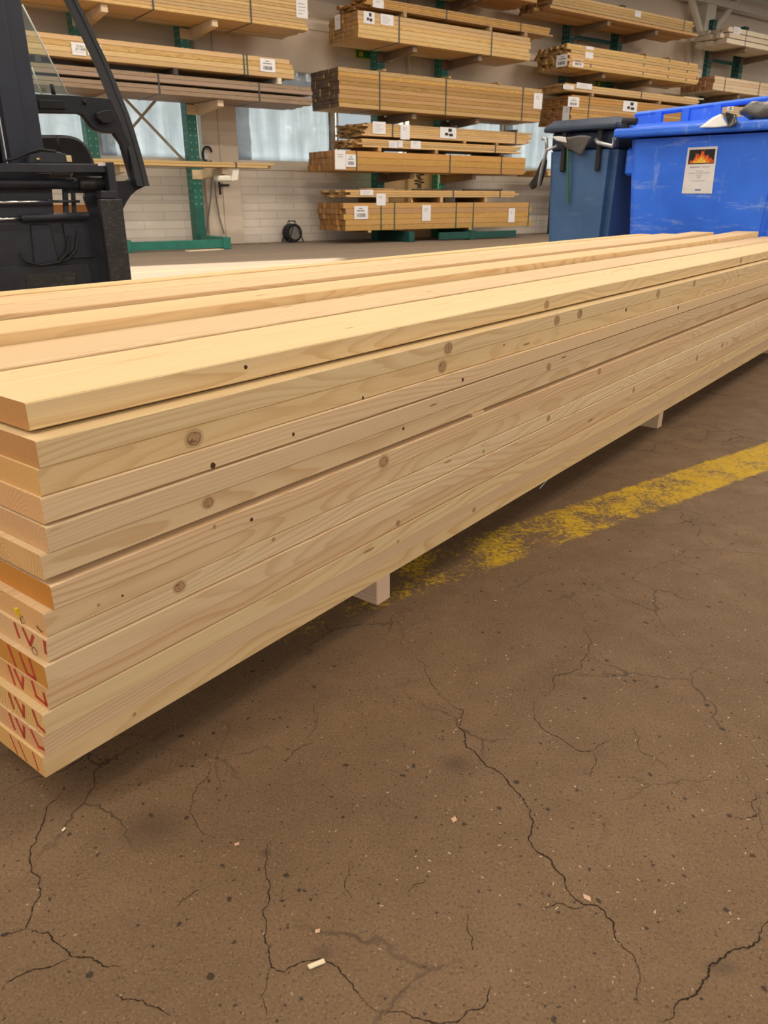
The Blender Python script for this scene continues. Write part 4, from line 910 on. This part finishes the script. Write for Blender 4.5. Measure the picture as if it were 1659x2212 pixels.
# cab front frame
pil_pts = []
for (x, y) in ((306, 402), (298, 368), (288, 330), (276, 288), (263, 248), (247, 208), (232, 170), (214, 128), (193, 84), (172, 40), (152, 0), (126, -50), (98, -100)):
    pil_pts.append(fl_(x, y, 5.36 + (402 - y) / 402 * 0.45))
bm = nb(); rings = []
for i, p in enumerate(pil_pts):
    w_ = 0.082 - 0.022 * i / len(pil_pts); p = Vector(p)
    rings.append([bm.verts.new(p + Vector((sx * w_ / 2, sy * 0.035, 0))) for sx, sy in ((-1, -1), (1, -1), (1, 1), (-1, 1))])
for q in range(len(rings) - 1):
    for t_ in range(4): bm.faces.new((rings[q][t_], rings[q][(t_ + 1) % 4], rings[q + 1][(t_ + 1) % 4], rings[q + 1][t_]))
bm.faces.new(rings[0]); bm.faces.new(rings[-1]); bmesh.ops.recalc_face_normals(bm, faces=bm.faces)
fp = obj('front_pillar', bm, 'cab_black', truck)
bm = nb()
rg = []
for i, p in enumerate(pil_pts):
    p = Vector(p) + Vector((0.008, -0.037, 0)); rg.append(p)
tube(bm, rg, 0.006, 6); obj('pillar_seal', bm, 'rubber', fp)
pl_ = plate('cab_panel', [(60, 202), (160, 206), (240, 213), (262, 262), (275, 300), (255, 291), (246, 288), (225, 287), (208, 281), (197, 272), (188, 260), (180, 249), (170, 245), (60, 243)], 5.42, 0.06, 'cab_black', truck, 0.003)
plate('cab_panel', [(246, 288), (258, 290), (276, 298), (306, 380), (314, 402), (284, 404), (284, 386), (262, 310)], 5.42, 0.06, 'cab_black', truck, 0.003)
plate('cab_sill', [(238, 392), (280, 390), (284, 386), (314, 402), (296, 411), (284, 421), (274, 436), (266, 452), (262, 470), (238, 470)], 5.40, 0.10, 'cab_black', truck, 0.003)
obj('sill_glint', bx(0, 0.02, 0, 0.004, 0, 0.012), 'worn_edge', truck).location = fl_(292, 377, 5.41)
plate('mirror_box', [(211, 243), (226, 238), (244, 237), (247, 258), (240, 266), (224, 266), (212, 256)], 5.36, 0.06, 'rubber', truck, 0.004)
plate('panel_relief', [(84, 215), (138, 217), (142, 236), (86, 234)], 5.405, 0.02, 'rubber', truck, 0.003)
ftube('knob', [(181, 221, 5.41), (185, 221, 5.41)], 0.014, 'rubber', truck, 12)
ftube('handle_peg', [(111, 182, 5.5), (114, 195, 5.5), (117, 207, 5.5)], 0.013, 'rubber', truck, 8)
g_ = plate('windscreen', [(40, -6), (48, 10), (147, 206), (60, 204), (30, 60)], 5.60, 0.006, 'cab_glass', truck, 0)
ftube('glass_edge', [(48, 10, 5.6), (98, 108, 5.6), (147, 206, 5.6)], 0.005, 'white_frame', g_, 6)
ftube('glass_edge', [(69, 145, 5.65), (80, 178, 5.65), (90, 204, 5.65)], 0.005, 'white_frame', g_, 6)
# seat, dash, body, wheels, guard
st = plate('seat_back', [(70, 291), (140, 291), (160, 294), (178, 302), (192, 318), (201, 338), (208, 360), (208, 385), (70, 385)], 6.0, 0.14, 'rubber', truck, 0.02)
ftube('lever', [(122, 295, 5.7), (130, 325, 5.7)], 0.008, 'rubber', truck, 8)
plate('floor_plate', [(60, 441), (205, 441), (205, 520), (60, 520)], 5.75, 0.05, 'truck_orange', truck)
obj('body', bx(-0.62, 0.60, 0.55, 1.5, 0.25, 0.92, bev=0.03), 'truck_orange', truck)
obj('counterweight', bx(-0.66, 0.62, 1.5, 2.3, 0.22, 1.02, bev=0.08, seg=3), 'black_steel', truck)
bm = nb(); box(bm, -0.55, 0.40, 0.62, 0.70, 2.16, 2.24); box(bm, -0.55, 0.40, 2.0, 2.08, 2.16, 2.24)
for x in (-0.55, -0.3, -0.05, 0.2, 0.36): box(bm, x, x + 0.04, 0.62, 2.08, 2.17, 2.22)
obj('overhead_guard', bm, 'cab_black', truck)
for x in (-0.55, 0.33): obj('rear_pillar', bx(x, x + 0.06, 2.02, 2.08, 1.0, 2.17), 'cab_black', truck)
bm = nb(); sweep_rect(bm, [(-1.05, 0.2, 0.9), (-0.95, 0.3, 1.4), (-0.7, 0.5, 1.9), (-0.5, 0.65, 2.2)], 0.07, 0.07); obj('front_pillar', bm, 'cab_black', truck)
for x, y, r_ in ((0.44, 0.25, 0.34), (-0.72, 0.25, 0.34), (0.36, 1.75, 0.26), (-0.64, 1.75, 0.26)):
    bm = nb(); tube(bm, [(x, y, r_), (x + 0.06, y, r_), (x + 0.22, y, r_), (x + 0.28, y, r_)], r_, 26, True, [r_ * 0.93, r_, r_, r_ * 0.93])
    wh = obj('wheel', bm, 'rubber', truck)
    bm = nb(); tube(bm, [(x - 0.005, y, r_), (x + 0.285, y, r_)], r_ * 0.5, 18); obj('rim', bm, 'truck_cream', wh)

# ------------------------------------------------------------------ waste bins
BX = (math.sin(math.radians(134.3)), math.cos(math.radians(134.3))); BY = (math.sin(math.radians(44.3)), math.cos(math.radians(44.3)))
ROT_B = math.radians(-44.3)
def BB(x, y, z=0.0): return Vector((x * BX[0] + y * BY[0], x * BX[1] + y * BY[1], z))
def to_bb(p): return (p[0] * BX[0] + p[1] * BX[1], p[0] * BY[0] + p[1] * BY[1], p[2])
def frustum(z0, z1, hx0, hx1, y00, y01, y10, y11, bev=0.04, seg=3):
    bm = nb(); a = [bm.verts.new(v) for v in ((-hx0, y00, z0), (hx0, y00, z0), (hx0, y01, z0), (-hx0, y01, z0))]
    b = [bm.verts.new(v) for v in ((-hx1, y10, z1), (hx1, y10, z1), (hx1, y11, z1), (-hx1, y11, z1))]
    bm.faces.new(a[::-1]); bm.faces.new(b)
    for i in range(4): j = (i + 1) % 4; bm.faces.new((a[i], a[j], b[j], b[i]))
    bmesh.ops.recalc_face_normals(bm, faces=bm.faces)
    bmesh.ops.bevel(bm, geom=[e for e in bm.edges if abs(e.verts[0].co.z - e.verts[1].co.z) > 0.1] + [e for e in bm.edges if e.verts[0].co.z == z0 and e.verts[1].co.z == z0], offset=bev, segments=seg, affect='EDGES')
    return bm
def casters(t, hx, hy):
    for x in (-hx, hx):
        for y in (-hy, hy):
            bm = nb(); tube(bm, [(x - 0.025, y, 0.08), (x + 0.025, y, 0.08)], 0.08, 18); w = obj('caster', bm, 'rubber', t)
            obj('caster_fork', bx(x - 0.035, x + 0.035, y - 0.03, y + 0.03, 0.14, 0.175), 'metal', w)
# blue bin
CBF = 6.751; XB = -2.932
bl = thing('waste_bin', 'large blue waste container with a fire notice on its front', 'bin', BB(XB, CBF + 0.655), ROT_B, 'waste containers')
hz = lambda z: 0.555 + 0.095 * (z - 0.17) / 1.28
fy = lambda z: -0.615 - 0.075 * (z - 0.17) / 1.28
body = obj('body', frustum(0.17, 1.46, 0.555, 0.65, -0.615, 0.6, -0.69, 0.66, 0.05), 'blue_bin', bl)
obj('rim', bx(-0.755, 0.755, -0.80, 0.74, 1.475, 1.545, bev=0.02, seg=2), 'blue_bin', bl)
lid = obj('lid', frustum(1.546, 1.59, 0.70, 0.66, -0.60, 0.68, -0.56, 0.62, 0.02, 2), 'blue_bin', bl)
bm = nb(); tube(bm, [(-0.70, -0.55, 1.555), (-0.70, -0.53, 1.665), (0.72, -0.53, 1.72), (0.72, -0.55, 1.555)], 0.022, 8)
for x in (-0.48, -0.24, 0.02): box(bm, x - 0.03, x + 0.03, -0.56, -0.52, 1.56, 1.665 + (x + 0.7) * 0.038)
box(bm, -0.70, -0.44, -0.545, -0.53, 1.56, 1.655); box(bm, -0.22, 0.05, -0.545, -0.53, 1.56, 1.68)
obj('lid_rail', bm, 'blue_bin', lid)
bm = nb(); tube(bm, [(-0.62, -0.45, 1.30), (-0.735, -0.45, 1.30)], 0.05, 14); box(bm, -0.72, -0.62, -0.60, -0.42, 1.18, 1.40, bev=0.02); obj('lifting_lug', bm, 'blue_bin', bl)
bm = nb(); tube(bm, [(0.66, -0.45, 1.30), (0.80, -0.45, 1.30)], 0.05, 14); box(bm, 0.64, 0.80, -0.60, -0.42, 1.18, 1.40, bev=0.02); obj('lifting_lug', bm, 'blue_bin', bl)
casters(bl, 0.42, 0.42)
# notice on the front
def bl_(px, py, c): p = to_bb(at_plane(px, py, BY, c)); return (p[0] - XB, p[1] - (CBF + 0.655), p[2])
zc = bl_(1512, 368, CBF)[2]
def sgn_pt(px, py):
    c = CBF
    for _ in range(4):
        p = bl_(px, py, c); c = CBF + 0.655 + fy(p[2])
    return p
corners = [sgn_pt(*p) for p in ((1473, 418), (1538, 418), (1551, 316), (1487, 319))]
def quad_plate(name, pts, out, th, mat, parent):
    bm = nb(); a = [bm.verts.new((p[0], p[1] - out, p[2])) for p in pts]; b = [bm.verts.new((p[0], p[1] - out - th, p[2])) for p in pts]
    bm.faces.new(a); bm.faces.new(b[::-1])
    for i in range(len(pts)): j = (i + 1) % len(pts); bm.faces.new((a[i], a[j], b[j], b[i]))
    bmesh.ops.recalc_face_normals(bm, faces=bm.faces); return obj(name, bm, mat, parent)
sheet = quad_plate('notice_sheet', corners, 0.002, 0.003, 'paper', bl)
BLc, BRc, TRc, TLc = [Vector(c) for c in corners]
def sp(u, v): return tuple((BLc * (1 - u) + BRc * u) * (1 - v) + (TLc * (1 - u) + TRc * u) * v)
ph = quad_plate('fire_photo', [sp(*q) for q in ((0.07, 0.64), (0.94, 0.64), (0.94, 0.95), (0.07, 0.95))], 0.005, 0.0008, 'fire_dark', sheet)
def flame(name, pts, out, mat): quad_plate(name, [sp(0.07 + 0.87 * u, 0.64 + 0.31 * v) for u, v in pts], out, 0.0004, mat, ph)
flame('flame', [(0.04, 0.06), (0.10, 0.30), (0.16, 0.18), (0.22, 0.34), (0.27, 0.58), (0.26, 0.80), (0.31, 0.62), (0.36, 0.74), (0.41, 0.50), (0.46, 0.66), (0.50, 0.94), (0.54, 0.82), (0.60, 0.96), (0.58, 0.74), (0.64, 0.52), (0.70, 0.62), (0.76, 0.58), (0.82, 0.34), (0.88, 0.44), (0.92, 0.22), (0.97, 0.30), (0.98, 0.06)], 0.006, 'fire_red')
flame('flame', [(0.12, 0.06), (0.18, 0.24), (0.26, 0.30), (0.30, 0.54), (0.35, 0.36), (0.44, 0.46), (0.50, 0.74), (0.56, 0.56), (0.62, 0.36), (0.70, 0.46), (0.76, 0.28), (0.84, 0.06)], 0.0066, 'fire_orange')
flame('flame', [(0.20, 0.08), (0.26, 0.20), (0.34, 0.16), (0.42, 0.30), (0.50, 0.52), (0.56, 0.34), (0.66, 0.24), (0.72, 0.08)], 0.0072, 'fire_yellow')
def line(u0, u1, v, h, mat='ink_grey', nm='print_line'):
    bm_pts = [sp(u0, v), sp(u1, v), sp(u1, v + h), sp(u0, v + h)]; quad_plate(nm, bm_pts, 0.005, 0.0008, mat, sheet)
rr = random.Random(5); u = 0.16
while u < 0.80:
    w_ = rr.uniform(0.02, 0.05)
    if not 0.52 < u < 0.55: line(u, min(u + w_, 0.82), 0.565, 0.022)
    u += w_ + 0.012
for (a, b, v) in ((0.37, 0.62, 0.485), (0.14, 0.86, 0.44), (0.40, 0.62, 0.395), (0.42, 0.58, 0.36), (0.44, 0.56, 0.33), (0.30, 0.72, 0.27)): line(a, b, v, 0.010)
line(0.43, 0.62, 0.065, 0.028, 'ink_blue', 'notice_mark')
# rubbish sheets on the blue lid
def sheet_thing(name, label, cat, pts, thick, mat, rotz, loc, group=None, wob=0.02, seed=0):
    bm = nb(); a = [bm.verts.new(p) for p in pts]; bm.faces.new(a)
    bmesh.ops.triangulate(bm, faces=bm.faces); bmesh.ops.subdivide_edges(bm, edges=list(bm.edges), cuts=5, use_grid_fill=True)
    for v in bm.verts: v.co += Vector((noise.noise(v.co * 7 + Vector((seed, 0, 0))), noise.noise(v.co * 6 + Vector((0, seed, 0))), noise.noise(v.co * 7 + Vector((0, 0, seed))))) * wob
    r = bmesh.ops.solidify(bm, geom=list(bm.faces), thickness=thick)
    bmesh.ops.recalc_face_normals(bm, faces=bm.faces)
    o = obj(name, bm, mat, None, loc, rotz, smooth=True)
    return tag(o, label, cat, group)
cb = CBF - 0.02
def b3(px, py, c): p = to_bb(at_plane(px, py, BY, c)); return Vector(p)
sheet_thing('white_plastic', 'white plastic sheet folded over the front rim of the blue bin', 'plastic sheet', [b3(1510, 273, CBF - 0.175), b3(1576, 272, CBF - 0.175), b3(1556, 246, CBF - 0.12), b3(1540, 253, CBF - 0.14)], 0.004, 'white_bag', ROT_B, (0, 0, 0), None, 0.012, 1)
sheet_thing('black_plastic', 'black plastic curling behind the white sheet on the blue bin', 'plastic sheet', [b3(1577, 270, CBF - 0.20), b3(1594, 258, CBF - 0.19), b3(1592, 245, CBF - 0.14), b3(1556, 246, CBF - 0.14)], 0.01, 'black_bag', ROT_B, (0, 0, 0), None, 0.03, 2)
bm = nb(); pts = [b3(1600, 247, CBF - 0.05), b3(1625, 241, CBF - 0.05), b3(1680, 236, CBF - 0.04), b3(1740, 232, CBF - 0.03)]
tube(bm, pts, 0.1, 18, True, [0.02, 0.06, 0.085, 0.08])
bmesh.ops.subdivide_edges(bm, edges=[e for e in bm.edges if e.calc_length() > 0.08], cuts=4, use_grid_fill=True)
for v in bm.verts: v.co += Vector((0, noise.noise(v.co * 9) * 0.03, noise.noise(v.co * 11 + Vector((5, 0, 0))) * 0.025))
tag(obj('rubbish_bag', bm, 'grey_bag', None, (0, 0, 0), ROT_B, smooth=True), 'dark grey rubbish bag lying on the blue bin lid at the photo edge', 'bag')
# slate grey bin
CG = 6.764; XG = -4.07
gy = thing('waste_bin', 'slate grey waste container with metal handles left of the blue bin', 'bin', BB(XG, CG + 0.40), ROT_B, 'waste containers')
def gl_(px, py, c): p = to_bb(at_plane(px, py, BY, c)); return (p[0] - XG, p[1] - (CG + 0.40), p[2])
obj('body', frustum(0.17, 1.395, 0.30, 0.35, -0.385, 0.38, -0.425, 0.42, 0.06, 4), 'grey_bin', gy)
obj('neck', bx(-0.345, 0.345, -0.385, 0.40, 1.395, 1.56, bev=0.02), 'grey_bin_dark', gy)
obj('rim', bx(-0.38, 0.365, -0.48, 0.46, 1.555, 1.60, bev=0.012), 'grey_bin_dark', gy)
obj('lid', frustum(1.60, 1.655, 0.36, 0.32, -0.47, 0.45, -0.40, 0.40, 0.02, 2), 'grey_bin_dark', gy)
for px in (1218, 1294):
    a = gl_(px, 320, CG - 0.04); obj('rib', bx(a[0] - 0.022, a[0] + 0.022, -0.455, -0.42, 1.22, 1.56, bev=0.008), 'rubber', gy)
bm = nb(); tube(bm, [gl_(1288, 302, CG - 0.06), gl_(1292, 308, CG - 0.09), gl_(1323, 316, CG - 0.09), gl_(1327, 298, CG - 0.07)], 0.018, 10); obj('handle', bm, 'metal', gy, smooth=True)
bm = nb(); tube(bm, [gl_(1204, 315, CG - 0.05), gl_(1181, 324, CG - 0.06), gl_(1170, 365, CG - 0.04), gl_(1163, 405, CG - 0.03)], 0.016, 10); tube(bm, [gl_(1181, 324, CG - 0.06), gl_(1180, 300, CG - 0.05), gl_(1172, 300, CG - 0.04)], 0.016, 10); obj('handle', bm, 'metal', gy, smooth=True)
bm = nb(); tube(bm, [bl_(1352, 264, CBF - 0.09), bl_(1352, 281, CBF - 0.09)], 0.03, 12); tube(bm, [bl_(1346, 262, CBF - 0.09), bl_(1375, 262, CBF - 0.09)], 0.028, 12); obj('corner_knob', bm, 'rubber', bl)
bm = nb(); tube(bm, [gl_(1226, 296, CG - 0.07), gl_(1227, 350, CG - 0.065), gl_(1227, 440, CG - 0.035)], 0.010, 6); obj('green_strap', bm, 'green_strap_bright', gy)
casters(gy, 0.22, 0.26)
def g3(px, py, c): return Vector(to_bb(at_plane(px, py, BY, c)))
sheet_thing('grey_plastic', 'torn grey plastic flap hanging from the lid of the slate grey bin', 'plastic sheet', [g3(1196, 297, CG - 0.09), g3(1280, 294, CG - 0.09), g3(1266, 318, CG - 0.08), g3(1256, 335, CG - 0.075), g3(1226, 320, CG - 0.085)], 0.004, 'grey_bag', ROT_B, (0, 0, 0), None, 0.02, 4)
sheet_thing('white_shred', 'white plastic shred on the front edge of the slate grey bin', 'plastic sheet', [g3(1190, 294, CG - 0.10), g3(1222, 296, CG - 0.10), g3(1224, 308, CG - 0.10), g3(1205, 305, CG - 0.10)], 0.004, 'white_bag', ROT_B, (0, 0, 0), None, 0.015, 5)
sheet_thing('black_bag', 'black plastic bag hanging off the left side of the slate grey bin', 'bag', [g3(1182, 330, CG + 0.0), g3(1165, 360, CG + 0.02), g3(1142, 398, CG + 0.05), g3(1150, 408, CG + 0.06), g3(1170, 402, CG + 0.05), g3(1183, 350, CG + 0.04)], 0.03, 'black_bag', ROT_B, (0, 0, 0), None, 0.02, 6)
sheet_thing('black_plastic', 'crumpled black plastic lying on top of the slate grey bin', 'plastic sheet', [g3(1205, 277, CG + 0.05), g3(1325, 268, CG + 0.05), g3(1330, 262, CG + 0.2), g3(1240, 268, CG + 0.2)], 0.02, 'black_bag', ROT_B, (0, 0, 0), None, 0.03, 7)
